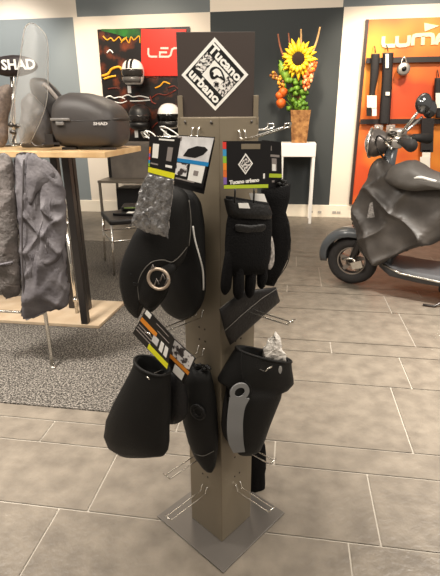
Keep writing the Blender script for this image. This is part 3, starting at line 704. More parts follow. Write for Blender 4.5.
mb = MB(); mb.prism([W(x, y, .042) for x, y in ((141.5,29.5),(186.5,29.5),(186.5,76),(141.8,76))], (0, -.02, 0)); mb.build('sign_board', RED, rd)
mb = MB()
def stroke(pts, wpx, off=.063, mi=0):
    ribbon(mb, [W(x, y, off) for x, y in pts], wpx/466*6.9, Vector((0,-1,0)), .004, mi)
stroke([(148.4,48),(148.4,54),(149.4,56.2),(151.5,56.7),(157.3,56.7)], 1.6)
stroke([(168.5,48.2),(160.5,48.2)], 1.6); stroke([(167,52.4),(160,52.4),(159.8,56.7),(168.5,56.7),(170.6,55.2),(172.2,49.4),(174.2,48.2),(186.4,48.2)], 1.6)
stroke([(178.5,49.2),(178.5,57.4)], 1.6)
mb.build('lettering', mat('pale_silver_lettering', (230, 200, 188), .4), rd)
# helmets
def helmet(px, py, rpx, off, name_label, shell_m, visor_m, stripes=False, lower=None):
    c = W(px, py, off); r = (W(px+rpx, py, off)-c).length
    t = thing('helmet', name_label, 'helmet', c-UZ*r*1.05)
    mb = MB(); rings = []
    prof = [(.55, -1.0), (.72, -.96), (.86, -.75), (.95, -.4), (1.0, 0), (.97, .3), (.86, .58), (.66, .82), (.36, .96), (.05, 1.0)]
    mb.loft([[c+Vector((cos(2*pi*i/24)*q*r, sin(2*pi*i/24)*q*r*1.15, z*r*1.05)) for i in range(24)] for q, z in prof]); mb.build('shell', [shell_m], t)
    mb = MB(); 
    rr = []
    for z in (-.42, -.28, -.1, .05, .17):
        q = sqrt(max(0, 1-z*z*.8))
        rr.append([c+Vector((sin(a)*q*r*1.03, -cos(a)*q*r*1.19, z*r*1.05)) for a in [radians(-78+156*i/14) for i in range(15)]])
    rings = [row+[p+(c-p)*.05 for p in row[::-1]] for row in rr]
    mb.loft(rings); mb.build('visor', visor_m, t)
    mb = MB(); mb.loft([[c+Vector((sin(a)*q*r*1.02, -cos(a)*q*r*1.19*k_, z*r)) for a in [radians(-60+120*i/10) for i in range(11)] for k_ in (1,)]+[c+Vector((sin(a)*q*r*.9, -cos(a)*q*r*1.0, z*r)) for a in [radians(60-120*i/10) for i in range(11)]] for q, z in ((.9, -.92), (1.0, -.7), (1.0, -.46))]); mb.build('chin_bar', lower or shell_m, t)
    if stripes:
        for dx in (-.18, .18):
            mb = MB(); row = []
            for k_ in range(9):
                z_ = .26+.088*k_; zs = [q_[1] for q_ in prof]; i_ = max(j for j in range(len(zs)) if zs[j] <= z_); i_ = min(i_, len(prof)-2); q_ = prof[i_][0]+(prof[i_+1][0]-prof[i_][0])*(z_-zs[i_])/(zs[i_+1]-zs[i_]); p = c+Vector((dx*r, -sqrt(max(.0, q_*q_-dx*dx))*r*1.17-.004, z_*r*1.06)); row.append([p+Vector((-.1*r, 0, 0)), p+Vector((.1*r, 0, 0)), p+Vector((.1*r, .02, -.02)), p+Vector((-.1*r, .02, -.02))])
            mb.loft(row); mb.build('stripe', BLACK, t)
    return t
VIS = mat('smoke_visor', (40, 36, 34), .08, .2, spec=.8); VISC = mat('mirror_visor', (62, 58, 55), .12, .5)
WHH = mat('white_helmet_gloss', (238, 234, 228), .2, coat=.5); BLH = mat('matt_black_helmet', (30, 29, 29), .4)
helmet(133, 72, 10.8, .3, 'white open-face helmet with two black stripes on the racing wall', WHH, VISC, True, mat('grey_helmet_gloss', (92, 88, 85), .25))
helmet(140, 117, 10.8, .3, 'matt black helmet on the racing wall below the striped white one', BLH, VIS)
helmet(169, 116, 11.2, .3, 'plain white-topped helmet half hidden by the column top', WHH, mat('black_visor', (10, 10, 10), .15), False, BLH)
hg = 'helmet pegs on the wall'
for px, py, lb in ((133, 83.5, 'wall bracket carrying the striped white helmet'), (140, 128.5, 'wall bracket carrying the matt black helmet'), (169, 128.5, 'wall bracket carrying the white-topped helmet')):
    t = thing('helmet_bracket', lb, 'bracket', W(px, py, .2)); c = W(px, py, .3)
    mb = MB(); mb.box(c+Vector((0, .13, -.012)), (.14, .26, .02)); mb.build('shelf_arm', mat('black_plastic', (14,14,15), .3), t)
    mb = MB(); mb.box(c+Vector((-.05, -.015, -.07)), (.045, .006, .09)); mb.build('price_tag', WHITE, t)
# display table with grey box
PR = WPlane(0, 5.7)
dz = PR(120, 181).z
dt = thing('display_table', 'low thin-legged metal display table at the back beneath the helmet wall', 'table', (PR(122, 181).x, 5.85, 0))
xa, xb = PR(97.5, 183).x, PR(160, 183).x
mb = MB(); mb.bb(xa, xb, 5.7, 6.35, dz-.03, dz); mb.build('table_top', mat('grey_brown_steel', (112, 104, 94), .4, .4), dt, bevel=.003)
for x, y in ((xa+.02, 5.72), (xb-.02, 5.72), (xa+.02, 6.33), (xb-.02, 6.33)):
    mb = MB(); mb.bb(x-.014, x+.014, y-.014, y+.014, 0, dz-.03); mb.build('leg', mat('grey_brown_steel', (112, 104, 94), .4, .4), dt)
p0 = atY(112, 178, 5.95); p1 = atY(152, 143, 5.95)
bx = thing('display_box', 'grey brown cardboard carton standing on the low display table', 'box', ((p0.x+p1.x)/2, 6.1, dz))
mb = MB(); mb.bb(p0.x, p1.x, 5.95, 6.3, dz+.001, p1.z); mb.build('carton', mat('grey_brown_carton', (84, 78, 72), .7, rgb2=(104, 96, 88), nscale=5), bx, bevel=.004)
mb = MB(); mb.bb(p0.x-.06, p0.x-.002, 6.0, 6.28, dz+.001, p0.z+.42); mb.build('side_flap', BLACK, bx)
lp = MB(); lp.bb(xa+.12, xb-.1, 6.0, 6.32, .001, dz-.14)
tag(lp.build('storage_crate', mat('black_crate', (18, 17, 17), .5), bevel=.01), 'black crate on the floor beneath the low display table', 'crate')
# back stool with packages
PSb = WPlane(0, 4.05)
sz = PSb(120, 216).z; xl, xr = PSb(106, 216).x, PSb(146, 216).x
sb = thing('bar_stool', 'black-seated stool with slim chrome legs behind the bar table, packages on it', 'stool', ((xl+xr)/2, 4.2, .008))
lg = [(-1.555, 3.84), (-1.80, 4.24), (-1.42, 4.46), (-1.17, 4.06)]
mb = MB(); mb.prism([(x, y, sz-.045) for x, y in lg], (0, 0, .045)); mb.build('seat', mat('black_vinyl', (22, 20, 20), .45), sb, bevel=.012)
for x, y in lg:
    ix = x+(-1.486-x)*.06; iy = y+(4.15-y)*.06
    mb = MB(); mb.tube([(ix, iy, sz-.045), (x, y, .008 if y < 5 else 0)], .010, 10); mb.build('leg', CHR, sb)
zf = PSb(115, 236).z
mb = MB(); mb.tube([(x, y, zf) for x, y in lg], .008, 8, closed=True); mb.build('footrest', CHR, sb)
pk = thing('glove_package', 'flat black packaged gloves with white tag lying on the back stool', 'package', ((xl+xr)/2, 4.2, sz))
mb = MB(); puff_pl = PSb
mb.box(((xl+xr)/2+.02, 4.2, sz+.012), (.30, .28, .022)); mb.build('pouch', BLACK, pk, bevel=.006)
mb = MB(); mb.box(((xl+xr)/2+.03, 4.1, sz+.025), (.06, .07, .003)); mb.build('tag', WHITE, pk)
pk2 = thing('glove_package', 'black packaged gloves with green edge lying on top of other gloves on stool', 'package', ((xl+xr)/2, 4.25, sz+.03))
mb = MB(); mb.box(((xl+xr)/2+.05, 4.28, sz+.046), (.30, .2, .035), 0, (cos(.2), sin(.2), 0), (-sin(.2), cos(.2), 0)); mb.build('pouch', BLACK, pk2, bevel=.006)
mb = MB(); mb.box(((xl+xr)/2+.07, 4.175, sz+.055), (.24, .012, .010), 0, (cos(.2), sin(.2), 0), (-sin(.2), cos(.2), 0)); mb.build('edge_strip', mat('dull_green_print', (110, 130, 70), .5), pk2)

# ================================================================ BACK CENTRE: CONSOLE AND FLOWERS
PN = WPlane(0, 6.22)
cx0, cx1 = PN(280.5, 150).x, PN(316, 150).x; cz = PN(300, 143.5).z; ca = PN(300, 157).z
WL = mat('white_lacquer', (238, 234, 228), .35)
cn = thing('console_table', 'narrow white console table against the dark wall carrying the flower planter', 'table', ((cx0+cx1)/2, 6.4, 0))
mb = MB(); mb.bb(cx0, cx1, 6.22, 6.60, ca, cz); mb.build('table_top', WL, cn, bevel=.006)
for x in (cx0+.022, cx1-.022):
    for y in (6.24, 6.575):
        mb = MB(); mb.bb(x-.017, x+.017, y-.017, y+.017, 0, ca); mb.build('leg', WL, cn)
PV = WPlane(0, 6.36)
plt = thing('planter', 'tall tapered rough bark planter on the white console', 'planter', Vector((PV(299, 143).x, 6.40, cz)))
rw = (PV(309, 112).x-PV(289, 112).x)/2; rb_ = (PV(306.5, 143).x-PV(292, 143).x)/2; pcx = PV(299, 143).x; zt = PV(299, 110).z
mb = MB(); mb.loft([[Vector((pcx+a*r, 6.40+b_*r, z)) for a, b_ in ((-1,-1),(-.3,-1.06),(.3,-.97),(1,-1),(1.04,0),(1,1),(0,1),(-1,1),(-1.03,0))] for r, z in ((rb_, cz+.002), (rb_*1.1, cz+.1), (rb_*1.2, cz+.25), (rw*.96, zt-.05), (rw, zt), (rw*.8, zt), (rw*.75, zt-.06))], smooth=False)
mb.build('pot', mat('rough_bark', (176, 128, 76), .85, rgb2=(120, 78, 42), nscale=16, bump=1.0, bscale=40), plt)
FY = 6.34
PFl = WPlane(0, FY)
GREEN = mat('leaf_green', (110, 150, 44), .5, rgb2=(70, 108, 30), nscale=12)
def leaf(mb, a, b_, wpx, bend=.03, mi=0):
    A, B = PFl(*a), PFl(*b_); d = B-A; sd = d.normalized().cross(Vector((0,-1,0)))*wpx/466*6.6; rows_ = []
    for k_ in range(7):
        t = k_/6; wd = sin(pi*min(1, t*.92+.06))*1.0; c = A+d*t+Vector((0,-1,0))*bend*sin(pi*t)
        rows_.append([c-sd*wd, c+Vector((0,.01,0)), c+sd*wd, c+Vector((0,.016,0))])
    mb.loft(rows_, mi)
sf = thing('sunflower', 'large yellow sunflower with dark centre at the top of the planter', 'flower', Vector((pcx, 6.40, zt)))
c = PFl(298.3, 59, .06); mb = MB(); mb.ell(c, .085, .085, .03, (1,0,0), UZ, Vector((0,-1,0))); mb.build('seed_head', mat('sunflower_seed', (42, 26, 16), .9, bump=1, bscale=120), sf)
YP = mat('sunflower_petal', (250, 220, 48), .5, rgb2=(244, 190, 36), nscale=25)
mb = MB()
for ly, (nn, r0_, r1_, tl) in enumerate(((20, .055, .225, .02), (18, .055, .185, .05))):
    for i in range(nn):
        a = 2*pi*i/nn+ly*.17+random.uniform(-.08, .08); d = Vector((cos(a), 0, sin(a))); t_ = Vector((-sin(a), 0, cos(a))); R1 = r1_*random.uniform(.85, 1.12)
        rows_ = []
        for k_ in range(6):
            q = k_/5; rr_ = r0_+(R1-r0_)*q; wd = .03*sin(pi*(q*.88+.1)); cc = c+d*rr_+Vector((0,-1,0))*(tl*sin(pi*q*.9)-.02*ly*0-.015)
            rows_.append([cc-t_*wd, cc+Vector((0,-.006,0)), cc+t_*wd, cc+Vector((0,.004,0))])
        mb.loft(rows_)
mb.build('petals', YP, sf)
mb = MB(); mb.tube([c+Vector((0,.03,0)), Vector((pcx+.02, 6.42, c.z-.3)), Vector((pcx, 6.40, zt-.1))], .012, 8); mb.build('stem', GREEN, sf)
mb = MB(); leaf(mb, (290,84), (279,60), 5.0); leaf(mb, (286,83), (284,66), 3.2, .05); mb.build('leaf', mat('pale_leaf_green', (140, 172, 60), .5, rgb2=(96, 136, 40), nscale=12), sf)
def twig(pts, r, label, m_):
    mb = MB(); P = [PFl(p.x, p.y, -.03) for p in smoothline([(x, y, 0) for x, y in pts], 5)]; P.append(Vector((pcx, 6.40, zt-.08)))
    mb.tube(P, [r*(.6+.4*i/len(P)) for i in range(len(P))], 8); tag(mb.build('dried_reed', m_), label, 'dried reed', 'reeds in the planter')
RB = mat('reddish_reed', (150, 92, 66), .6); TB = mat('tan_reed', (206, 164, 110), .6)
twig([(278,34),(280,46),(284,58),(292,80)], .016, 'reddish dried reed leftmost above the sunflower leaf', RB)
twig([(288.5,33),(290,48),(293,80)], .014, 'thin dark reed standing second from left behind the sunflower', RB)
twig([(301,29),(301,45),(299,80)], .016, 'pale straight reed rising right above the sunflower centre', TB)
twig([(320,27),(317,40),(311,58),(303,90)], .017, 'long tan curved reed leaning furthest right of the sunflower', TB)
ob_ = thing('orange_blossom', 'orange spiky blossom spray right below the sunflower', 'flower', Vector((pcx, 6.4, zt)))
mb = MB()
for i in range(90):
    t = random.random(); px = 305+8*t+random.uniform(-3.5, 3.5); py = 86-22*t+random.uniform(-4, 4); mb.ell(PFl(px, py, .02+random.uniform(0, .05)), .018, .018, .024, nu=7, nv=5, mi=0 if random.random() < .6 else 1)
mb.build('florets', [mat('orange_floret', (226, 104, 40), .6), mat('peach_floret', (238, 170, 120), .6)], ob_)
mb = MB(); mb.tube([PFl(306, 84, .02), PFl(302, 100, .0), Vector((pcx, 6.4, zt-.08))], .009, 7); mb.build('stem', GREEN, ob_)
by = thing('berry_spray', 'yellow brown berry spray hanging at the upper left of the bouquet', 'flower', Vector((pcx, 6.4, zt)))
mb = MB()
for i in range(26):
    t = i/25; mb.ell(PFl(273+9*t+random.uniform(-2.5, 2.5), 73+12*t+random.uniform(-3, 3), .03+random.uniform(0, .04)), .019, .019, .019, nu=8, nv=6, mi=i % 3 == 0)
mb.build('berries', [mat('golden_berry', (206, 150, 50), .4), mat('brown_berry', (130, 80, 40), .4)], by)
mb = MB(); mb.tube([PFl(275, 75, .03), PFl(285, 90, .02), Vector((pcx, 6.4, zt-.08))], .008, 7); mb.build('stem', GREEN, by)
LANT = mat('orange_lantern', (222, 110, 36), .55, rgb2=(200, 78, 26), nscale=20)
for px, py, rr_, lb in ((283, 92, .055, 'orange lantern fruit topmost of the three at bouquet lower left'), (279.5, 95.5, .05, 'orange lantern fruit at the far left of the bouquet'), (281, 103, .06, 'pale orange lantern fruit lowest on the bouquet left')):
    t = thing('lantern_fruit', lb, 'fruit', PFl(px, py, .05)); mb = MB(); c = PFl(px, py, .05)
    mb.loft([[c+Vector((cos(2*pi*i/16)*q*rr_*(1+.08*cos(i*pi)), sin(2*pi*i/16)*q*rr_, z*rr_)) for i in range(16)] for q, z in ((.1, -1.1), (.6, -.8), (.95, -.2), (.95, .3), (.6, .75), (.1, .95))]); mb.build('husk', LANT, t)
    mb = MB(); mb.tube([c+UZ*rr_*.9, c+Vector((.06, .05, .02)), Vector((pcx-.02, 6.4, zt-.05))], .007, 7); mb.build('stem', GREEN, t)
fo = thing('foliage_sprig', 'green leafy filler sprigs low in the bouquet above the planter rim', 'foliage', Vector((pcx, 6.4, zt)))
mb = MB()
for i in range(30):
    px = random.uniform(286, 306); py = random.uniform(80, 112); a = random.uniform(0, 2*pi); l = random.uniform(6, 10)
    leaf(mb, (px, py), (px+l*cos(a), py-abs(l*sin(a))*.9), 2.3, random.uniform(.02, .08))
for a, b_, w_ in (((298,112),(306,103),4), ((300,114),(309,106),3.4), ((296,112),(300,101),3.2), ((304,113),(299,104),3)): leaf(mb, a, b_, w_, .06)
mb.build('leaves', GREEN, fo)
mb = MB()
for px in (291, 297, 303): mb.tube([PFl(px, 88, .0), Vector((pcx+(px-299)*.006, 6.40, zt-.06))], .008, 7)
mb.build('stems', mat('brown_stem', (120, 84, 50), .7), fo)

# ================================================================ BACK RIGHT: ORANGE ACCESSORY WALL
opn = thing('accessory_wall_panel', 'orange graphic wall panel with cream lettering and black rails at right', 'wall panel', Vector((1.5, WY-.03, .2)))
ox0 = .845; oz1 = W(368, 19.5, .05).z
ORP = mat('orange_graphic', (196, 74, 34), .5, rgb2=(240, 156, 56), nscale=1.1, lo=.42, hi=.66, detail=2)
mb = MB(); mb.bb(ox0, 2.75, WY-.05, WY-.001, .2, oz1); mb.build('board', ORP, opn)
mb = MB(); mb.bb(ox0-.035, ox0, WY-.065, WY-.001, .2, oz1); mb.build('edge_trim', mat('dark_brown_edge', (54, 38, 34), .5), opn)
mb = MB(); o = W(382, 47, .052)
def wstroke(pts, r): ribbon(mb, [W(x, y, .052) for x, y in pts], r, Vector((0,-1,0)), .012)
LW = .042
wstroke([(383.5,36.5),(383,43),(383.8,45.3),(386,46),(395,45.6)], LW)
wstroke([(397,36.2),(396.6,42.5),(397.6,45),(399.5,45.6),(405.5,45.2),(407.8,44.3),(408.6,42),(409,35.5)], LW)
wstroke([(412.3,45.6),(412.8,38.5),(413.8,36.2),(416,35.4),(430,34.6),(432.3,35.3),(433,37.6),(432.6,44.7)], LW); wstroke([(422.9,36.2),(422.5,45.1)], LW)
wstroke([(436,44.6),(437.5,38),(439.5,35),(443,34.2),(449,34),(452,36),(453.5,44.2)], LW); wstroke([(437.6,40.5),(452,40)], LW*.8)
mb.prism([W(x, y, .052) for x, y in ((424,23),(439,26),(424.5,31.5))], (0, -.012, 0)); mb.build('lettering', mat('cream_lettering', (244, 222, 178), .5), opn)
RAIL = mat('black_rail', (40, 34, 32), .45)
for py in (60.0, 121.5):
    z = W(400, py, .1).z; mb = MB(); mb.bb(ox0+.005, 2.75, WY-.11, WY-.085, z-.03, z+.03)
    for x in (.95, 1.75, 2.5): mb.bb(x-.015, x+.015, WY-.09, WY-.05, z-.02, z+.02)
    mb.build('rail', RAIL, opn)
STR = mat('black_lock_sleeve', (34, 31, 32), .7, bump=.5, bscale=50)
def strap_item(pts, wr, label, tagq=None, group='locks on the orange wall'):
    t = thing('lock_strap', label, 'lock', W(pts[0][0], pts[0][1], .14)); mb = MB()
    P = smoothline([(x, y, wd) for x, y, wd in pts], 5); rows_ = []
    for p in P:
        c = W(p.x, p.y, .145); h_ = p.z/466*6.8/2; rows_.append([c+Vector((-h_,0,0)), c+Vector((-h_*.6,-.03,0)), c+Vector((h_*.6,-.03,0)), c+Vector((h_,0,0)), c+Vector((h_*.6,.025,0)), c+Vector((-h_*.6,.025,0))])
    mb.loft(rows_); mb.build('sleeve', STR, t)
    mb = MB(); mb.tube([W(pts[0][0], pts[0][1]-1, .12), W(pts[0][0]-.6, pts[0][1]-6, .12), W(pts[0][0]-1.5, pts[0][1]-8, .07)], .006, 6); mb.build('hanger_wire', RAIL, t)
    for (q, m_, nm) in (tagq or []):
        mb = MB(); mb.prism([W(x, y, .178) for x, y in q], (0, -.012, 0)); mb.build(nm, m_, t)
    return t
WT = mat('white_label', (232, 226, 214), .5)
strap_item([(375.5,54,7),(375,64,7),(374,78,6.5),(372.5,90,5),(372,97,5)], 6, 'black tapered chain lock with white package leftmost on the orange wall', [(rq(367,95.5,376.5,108.5), WT, 'label'), (rq(366.5,107.5,371.5,116), BLACK, 'package_print'), (rq(372,108,376.5,116), WT, 'label_tab')])
strap_item([(388,53,9),(387.5,66,8.5),(387,80,8.5),(386,97,9),(385,112,9),(384.5,124,9)], 8, 'long black chain lock with white maker strip second from left on orange wall', [(rq(385.5,54,388.5,68), WT, 'label'), (rq(385.5,92,389.5,95.5), WT, 'label_tab')])
strap_item([(438.5,78,6),(438.5,92,7),(439,106,7),(440,118,7)], 8, 'black lock with white label cut by the right photo edge on orange wall', [(rq(435.5,93,443,108), WT, 'label')])
lk = thing('padlock', 'silver disc lock hanging from the upper rail of the orange wall', 'lock', W(403, 66, .14))
c = W(403.5, 69, .15); mb = MB(); mb.lathe(c+Vector((0,.03,0)), [(.055, 0), (.075, .01), (.075, .05), (.055, .06)], 20, (1,0,0), UZ, Vector((0,-1,0))); mb.build('body', mat('brushed_silver', (176, 170, 164), .35, .7), lk)
mb = MB(); mb.tube([W(p.x, p.y, .14) for p in smoothline([(401,67,0),(401.5,62,0),(404,57,0),(406.5,62,0),(406,67,0)], 5)], .008, 8); mb.build('shackle', CHR, lk)
mb = MB(); mb.lathe(c+Vector((0,-.032,0)), [(.028, 0), (.028, .006)], 14, (1,0,0), UZ, Vector((0,-1,0))); mb.build('key_face', BLACK, lk)
for i, (px, lb) in enumerate(((378, 'clear clipped pack with chrome parts left on the lower orange-wall rail'), (390, 'clear clipped pack with chrome parts hung right beneath the long chain lock'))):
    t = thing('chrome_part_pack', lb, 'package', W(px, 127, .13)); mb = MB(); c = W(px, 133, .15); mb.box(c, (.11, .03, .2)); mb.build('blister', mat('clear_blister', (205, 200, 196), .1, trans=.6), t, bevel=.012)
    mb = MB(); 
    for k_ in range(4): mb.ell(c+Vector((random.uniform(-.03,.03), -.02, -.06+.04*k_)), .03, .015, .018, nu=8, nv=6)
    mb.build('contents', mat('brushed_silver', (176, 170, 164), .35, .7), t)
t = thing('hanging_pack', 'black boxed part with white label low on the orange wall behind the handlebar', 'package', W(425, 128, .14))
mb = MB(); mb.prism([W(x, y, .12) for x, y in ((421,118),(433,118),(432,152),(420,152))], (0, -.05, 0)); mb.build('box', STR, t); mb = MB(); mb.prism([W(x, y, .172) for x, y in ((420,157),(430,156),(430,168),(420,168))], (0, -.006, 0)); mb.prism([W(x, y, .15) for x, y in ((422,150),(430,150),(430,158),(422,158))], (0, -.02, 0)); mb.build('label', WT, t)

# ================================================================ SCOOTER
B_ = Vector((.935, -.354, 0)).normalized(); L_ = Vector((-.354, -.935, 0)).normalized(); G0 = Vector((.55, 3.93, 0))
class ScPl(Plane):
    def __init__(s, lat): s.n = L_; s.s = B_; s.up = UZ; s.o = G0+L_*lat
P0 = ScPl(0); PL = ScPl(.2)
def sc(x, y, z): return G0+B_*x+L_*y+UZ*z
BODY = mat('hazed_blue_grey_paint', (84, 88, 92), .3, coat=.4); TYRE = mat('tyre_rubber', (48, 45, 44), .8, bump=.5, bscale=80)  # body paint lightened, pale haze put into its colour
ALLOY = mat('wheel_alloy', (150, 142, 134), .35, .6)
sco = thing('scooter', 'dark blue-grey motor scooter with chrome headlight parked before the orange wall', 'scooter', G0)
WR = .212
def wheel(xc, nm):
    c = sc(xc, 0, WR)
    mb = MB(); prof = []
    N = 40; M_ = 12; tr = .058
    rings = []
    for i in range(N):
        a = 2*pi*i/N; d = B_*cos(a)+UZ*sin(a)
        rings.append([c+d*(WR-tr*.95)+d*tr*.95*cos(t)+L_*tr*sin(t) for t in [2*pi*k/M_ for k in range(M_)]])
    rings.append(rings[0]); mb.loft(rings, 0, False, False); w_ = mb.build(nm, TYRE, sco)
    mb = MB(); ro = WR-tr*1.55
    mb.ring([c-L_*.035+(B_*cos(2*pi*i/36)+UZ*sin(2*pi*i/36))*(ro+.012) for i in range(36)], [c-L_*.035+(B_*cos(2*pi*i/36)+UZ*sin(2*pi*i/36))*(ro-.012) for i in range(36)], L_*.075)
    for k in range(5):
        a = 2*pi*k/5+.3; d = B_*cos(a)+UZ*sin(a); t = B_*-sin(a)+UZ*cos(a)
        mb.prism([c-L_*.02+d*.03-t*.02, c-L_*.02+d*ro-t*.012, c-L_*.02+d*ro+t*.012, c-L_*.02+d*.03+t*.02], L_*.04)
    mb.lathe(c-L_*.05, [(.04, 0), (.045, .02), (.045, .09), (.02, .11)], 18, B_, UZ, L_)
    mb.build('rim', ALLOY, w_)
    return w_
wheel(0, 'front_wheel'); wheel(1.36, 'rear_wheel')
# fork, caliper
mb = MB(); mb.tube([sc(0, .07, WR), sc(.05, .075, .36), sc(.16, .03, .62)], [.022, .028, .03], 10); mb.tube([sc(0, -.07, WR), sc(.05, -.075, .36), sc(.16, -.03, .62)], [.022, .028, .03], 10); mb.build('fork', mat('dark_fork', (62, 58, 56), .4, .5), sco)
mb = MB(); mb.box(sc(.06, .085, .20), (.09, .03, .06), 0, (B_+UZ*.4).normalized(), L_, (UZ-B_*.4).normalized()); mb.tube([sc(-.07, .08, .23), sc(.02, .09, .25), sc(.10, .085, .17)], .012, 8); mb.build('brake_caliper', CHR, sco)
# fender
mb = MB(); rings = []
for k in range(13):
    a = radians(188-k*13); rr_ = WR+.055+.03*sin(k/12*pi); cx_ = rr_*cos(a)*1.05; cz_ = WR+rr_*sin(a)*.98; wd = .085*sin(pi*(.12+.8*k/12))+.015; dp = .11
    rings.append([sc(cx_*q, yy, WR+(cz_-WR)*q) for q, yy in ((1.0, 0), (.985, wd*.55), (.92, wd*.9), (.76, wd), (.74, wd*.92), (.9, wd*.8), (.96, 0), (.9, -wd*.8), (.74, -wd*.92), (.76, -wd), (.92, -wd*.9), (.985, -wd*.55))])
mb.loft(rings); mb.build('front_fender', BODY, sco)
# leg shield, footboard, rear body, seat
mb = MB(); mb.loft([[sc(x+dx*.0, w_*cos(t), z)+B_*(.035*sin(t)+.03*abs(cos(t))**2) for t in [2*pi*i/20 for i in range(20)]] for x, w_, z in ((.30, .14, .24), (.29, .22, .45), (.26, .24, .65), (.22, .19, .85), (.20, .10, .98))]); mb.build('leg_shield', BODY, sco)
mb = MB(); mb.loft([[sc(x, y_, z) for y_, z in ((-w_, z0_+.05), (-w_*.9, z0_+.09), (w_*.9, z0_+.09), (w_, z0_+.05), (w_*.85, z0_), (-w_*.85, z0_))] for x, w_, z0_ in ((.24, .12, .215), (.34, .2, .17), (.55, .22, .155), (.85, .22, .15), (1.0, .2, .15))]); mb.build('footboard', mat('footboard_rubber', (70, 70, 72), .6), sco, bevel=.01)
mb = MB(); mb.tube([sc(.28, .185, .265), sc(.42, .222, .225), (sc(.7, .23, .205)), sc(1.0, .21, .205)], .009, 8); mb.build('running_board_trim', CHR, sco)
mb = MB(); mb.loft([[sc(x, w_*(abs(cos(t))**.8)*(1 if cos(t) > 0 else -1), zc+hh*(abs(sin(t))**.8)*(1 if sin(t) > 0 else -1)) for t in [2*pi*i/24 for i in range(24)]] for x, w_, zc, hh in ((.84, .10, .42, .24), (.9, .2, .44, .27), (1.1, .24, .5, .26), (1.4, .23, .55, .22), (1.65, .16, .6, .15), (1.78, .06, .63, .06))]); mb.build('rear_body', BODY, sco)
mb = MB(); mb.loft([[sc(x, w_*cos(t), z+hh*sin(t)) for t in [2*pi*i/20 for i in range(20)]] for x, w_, z, hh in ((.80, .08, .72, .03), (.9, .13, .76, .06), (1.15, .15, .80, .06), (1.5, .14, .82, .06), (1.68, .06, .80, .03))]); mb.build('saddle', mat('black_vinyl', (22, 20, 20), .45), sco)
mb = MB(); mb.box(sc(.95, 0, .12), (.5, .2, .1), 0, B_, L_); mb.build('engine_sump', mat('dark_fork', (62, 58, 56), .4, .5), sco, bevel=.02)
mb = MB(); mb.tube([sc(.72, .12, .14), sc(.76, .2, .05), sc(.70, .24, .012), sc(.62, .25, .012)], .009, 8); mb.build('side_stand', DKST, sco)
# headlight, handlebar, levers, mirrors
hc = P0(379, 143)
hx = (hc-G0).dot(B_); hz_ = hc.z
mb = MB(); mb.lathe(sc(hx-.04, 0, hz_), [(.085, -.03), (.103, -.01), (.106, .02), (.09, .07), (.055, .12), (.03, .14)], 22, L_, UZ, B_); hd = mb.build('headlight', mat('headlight_shell', (110, 104, 100), .3, .5), sco)
mb = MB(); mb.lathe(sc(hx-.075, 0, hz_), [(.03, -.028), (.06, -.018), (.088, .0), (.09, .012)], 22, L_, UZ, B_); mb.build('lens', mat('headlight_glass', (200, 198, 195), .08, .5), hd)
mb = MB(); mb.tube([sc(hx-.06, .106*cos(a), hz_+.106*sin(a)) for a in [2*pi*i/24 for i in range(24)]], .010, 8, closed=True); mb.build('bezel', CHR, hd)
mb = MB(); mb.tube([sc(.19, 0, .80), sc(hx+.10, 0, hz_-.02)], [.05, .045], 12); mb.build('steering_column', BODY, sco)
mb = MB(); hb = sc(hx+.12, 0, hz_+.02)
mb.loft([[sc(x, y_, z)+B_*.05*cos(t)*q+UZ*.045*sin(t)*q for t in [2*pi*i/14 for i in range(14)]] for x, y_, z, q in ((hx+.22, -.30, hz_+.03, .5), (hx+.14, -.16, hz_+.03, .9), (hx+.1, 0, hz_+.03, 1.3), (hx+.14, .16, hz_+.03, .9), (hx+.22, .28, hz_+.03, .5))]); mb.build('handlebar_shell', CHR, sco)
for sg in (1, -1):
    mb = MB(); mb.tube([sc(hx+.20, sg*.26, hz_+.035), sc(hx+.30, sg*.46, hz_+.015)], [.024, .042], 14); g_ = mb.build('grip', mat('grip_rubber', (40, 38, 37), .7), sco)
    mb = MB(); mb.tube([sc(hx+.13, sg*.2, hz_+.03), sc(hx+.10, sg*.28, hz_+.02), sc(hx+.17, sg*.42, hz_-.01)], [.012, .009, .008], 8); mb.build('brake_lever', CHR, sco)
    mb = MB(); mb.box(sc(hx+.17, sg*.22, hz_+.01), (.07, .06, .06), 0, B_, L_); mb.build('switch_housing', mat('brushed_silver', (176, 170, 164), .35, .7), sco, bevel=.012)
    mb = MB(); mb.tube(smoothline([sc(hx+.12, sg*.2, hz_), sc(hx+.02, sg*.14, hz_+.06), sc(hx+.0, sg*.09, hz_-.02), sc(hx+.09, sg*.06, hz_-.14)], 6), .007, 7); mb.build('brake_cable', mat('grip_rubber', (40, 38, 37), .7), sco)
    mb = MB(); mb.ell(sc(hx+.12, sg*.17, hz_+.075), .035, .03, .022, B_, L_, UZ); mb.build('fluid_reservoir', mat('dark_nickel', (90, 86, 82), .3, .9), sco)
mb = MB(); mb.lathe(sc(hx+.12, 0, hz_+.06), [(.06, -.01), (.075, .01), (.07, .04), (.05, .05)], 20, B_, L_, UZ); mb.build('speedometer', mat('brushed_silver', (176, 170, 164), .35, .7), sco)
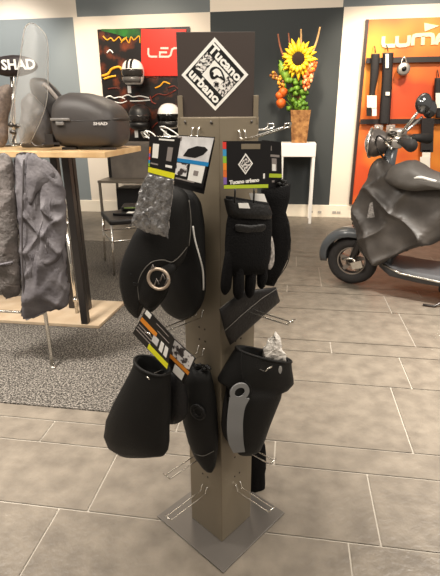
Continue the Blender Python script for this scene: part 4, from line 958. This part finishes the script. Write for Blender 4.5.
for sg in (1, -1):
    a = sc(hx+.13, sg*.17, hz_+.05)
    if sg == 1: a = ScPl(.17)(402, 133); c = ScPl(.30)(424.5, 103.5)
    else: c = sc(hx+.30, -.30, hz_+.24)
    e = a.lerp(c, .72)
    mb = MB(); mb.tube([a, a.lerp(c, .2)+UZ*.0, e], [.009, .012, .009], 10); ms_ = mb.build('mirror_stalk', CHR, sco)
    mb = MB(); fx = (CP-c); fx.z = 0; fx = (fx.normalized()*.8+B_*.5).normalized(); sx_ = fx.cross(UZ).normalized()
    mb.lathe(c-fx*.02, [(.025, -.02), (.052, -.005), (.058, .012), (.053, .018)], 22, sx_, UZ*1.15, fx); mb.build('mirror_head', DKST, sco)
    mb = MB(); mb.lathe(c, [(.049, 0), (.049, .004)], 22, sx_, UZ*1.15, fx); mb.build('mirror_glass', mat('mirror_glass', (120, 122, 124), .05, .9), sco)
# leg cover draped on the scooter
CVR = mat('black_rain_cover', (82, 77, 73), .42, bump=.35, bscale=14, rgb2=(66, 62, 59), nscale=8); CVP = mat('padded_cover_top', (86, 82, 78), .6, bump=.2, bscale=120)  # black cover drawn greyer, with haze put into its colour
PCv = ScPl(.10)
lc = thing('leg_cover', 'black draped rain leg cover with silver-striped padded top fitted over the scooter', 'leg cover', PCv(400, 258))
mb = MB(); puff(mb, PCv, [(374,162),(382,158),(392,166),(405,176),(420,182),(440,180),(462,184),(470,215),(452,234),(433,243),(410,249),(390,259),(378,264),(367,258),(358,244),(357,232),(353,222),(352,208),(358,196),(366,180)], .17, (402, 215), power=7, K=22, n=12)
folds(mb, PCv, .05, 9, 1)
mb.noise(.008, 10, 5)
mb.build('drape', CVR, lc)
mb = MB(); puff(mb, PCv, [(385,176),(390,168),(399,163),(412,160),(422,164),(432,171),(448,176),(470,182),(465,192),(440,188),(415,190),(400,187),(390,183)], .22, (420, 177), .04, power=4).noise(.008, 12, 4); mb.build('padded_top', CVP, lc)
mb = MB(); mb.tube([PCv(*p) for p in smoothline([(393,183,.19),(404,180,.235),(419,177.5,.25),(430,180,.25),(437,182,.24)], 5)], .011, 8); mb.build('reflective_stripe', PIPE, lc)
mb = MB(); mb.prism([PCv(x, y, .205) for x, y in ((370,203),(372.5,202),(374.5,217),(367,218))], L_*.006); mb.build('printed_tag', mat('faded_grey_print', (150, 145, 140), .5, rgb2=(90, 86, 84), nscale=60), lc)
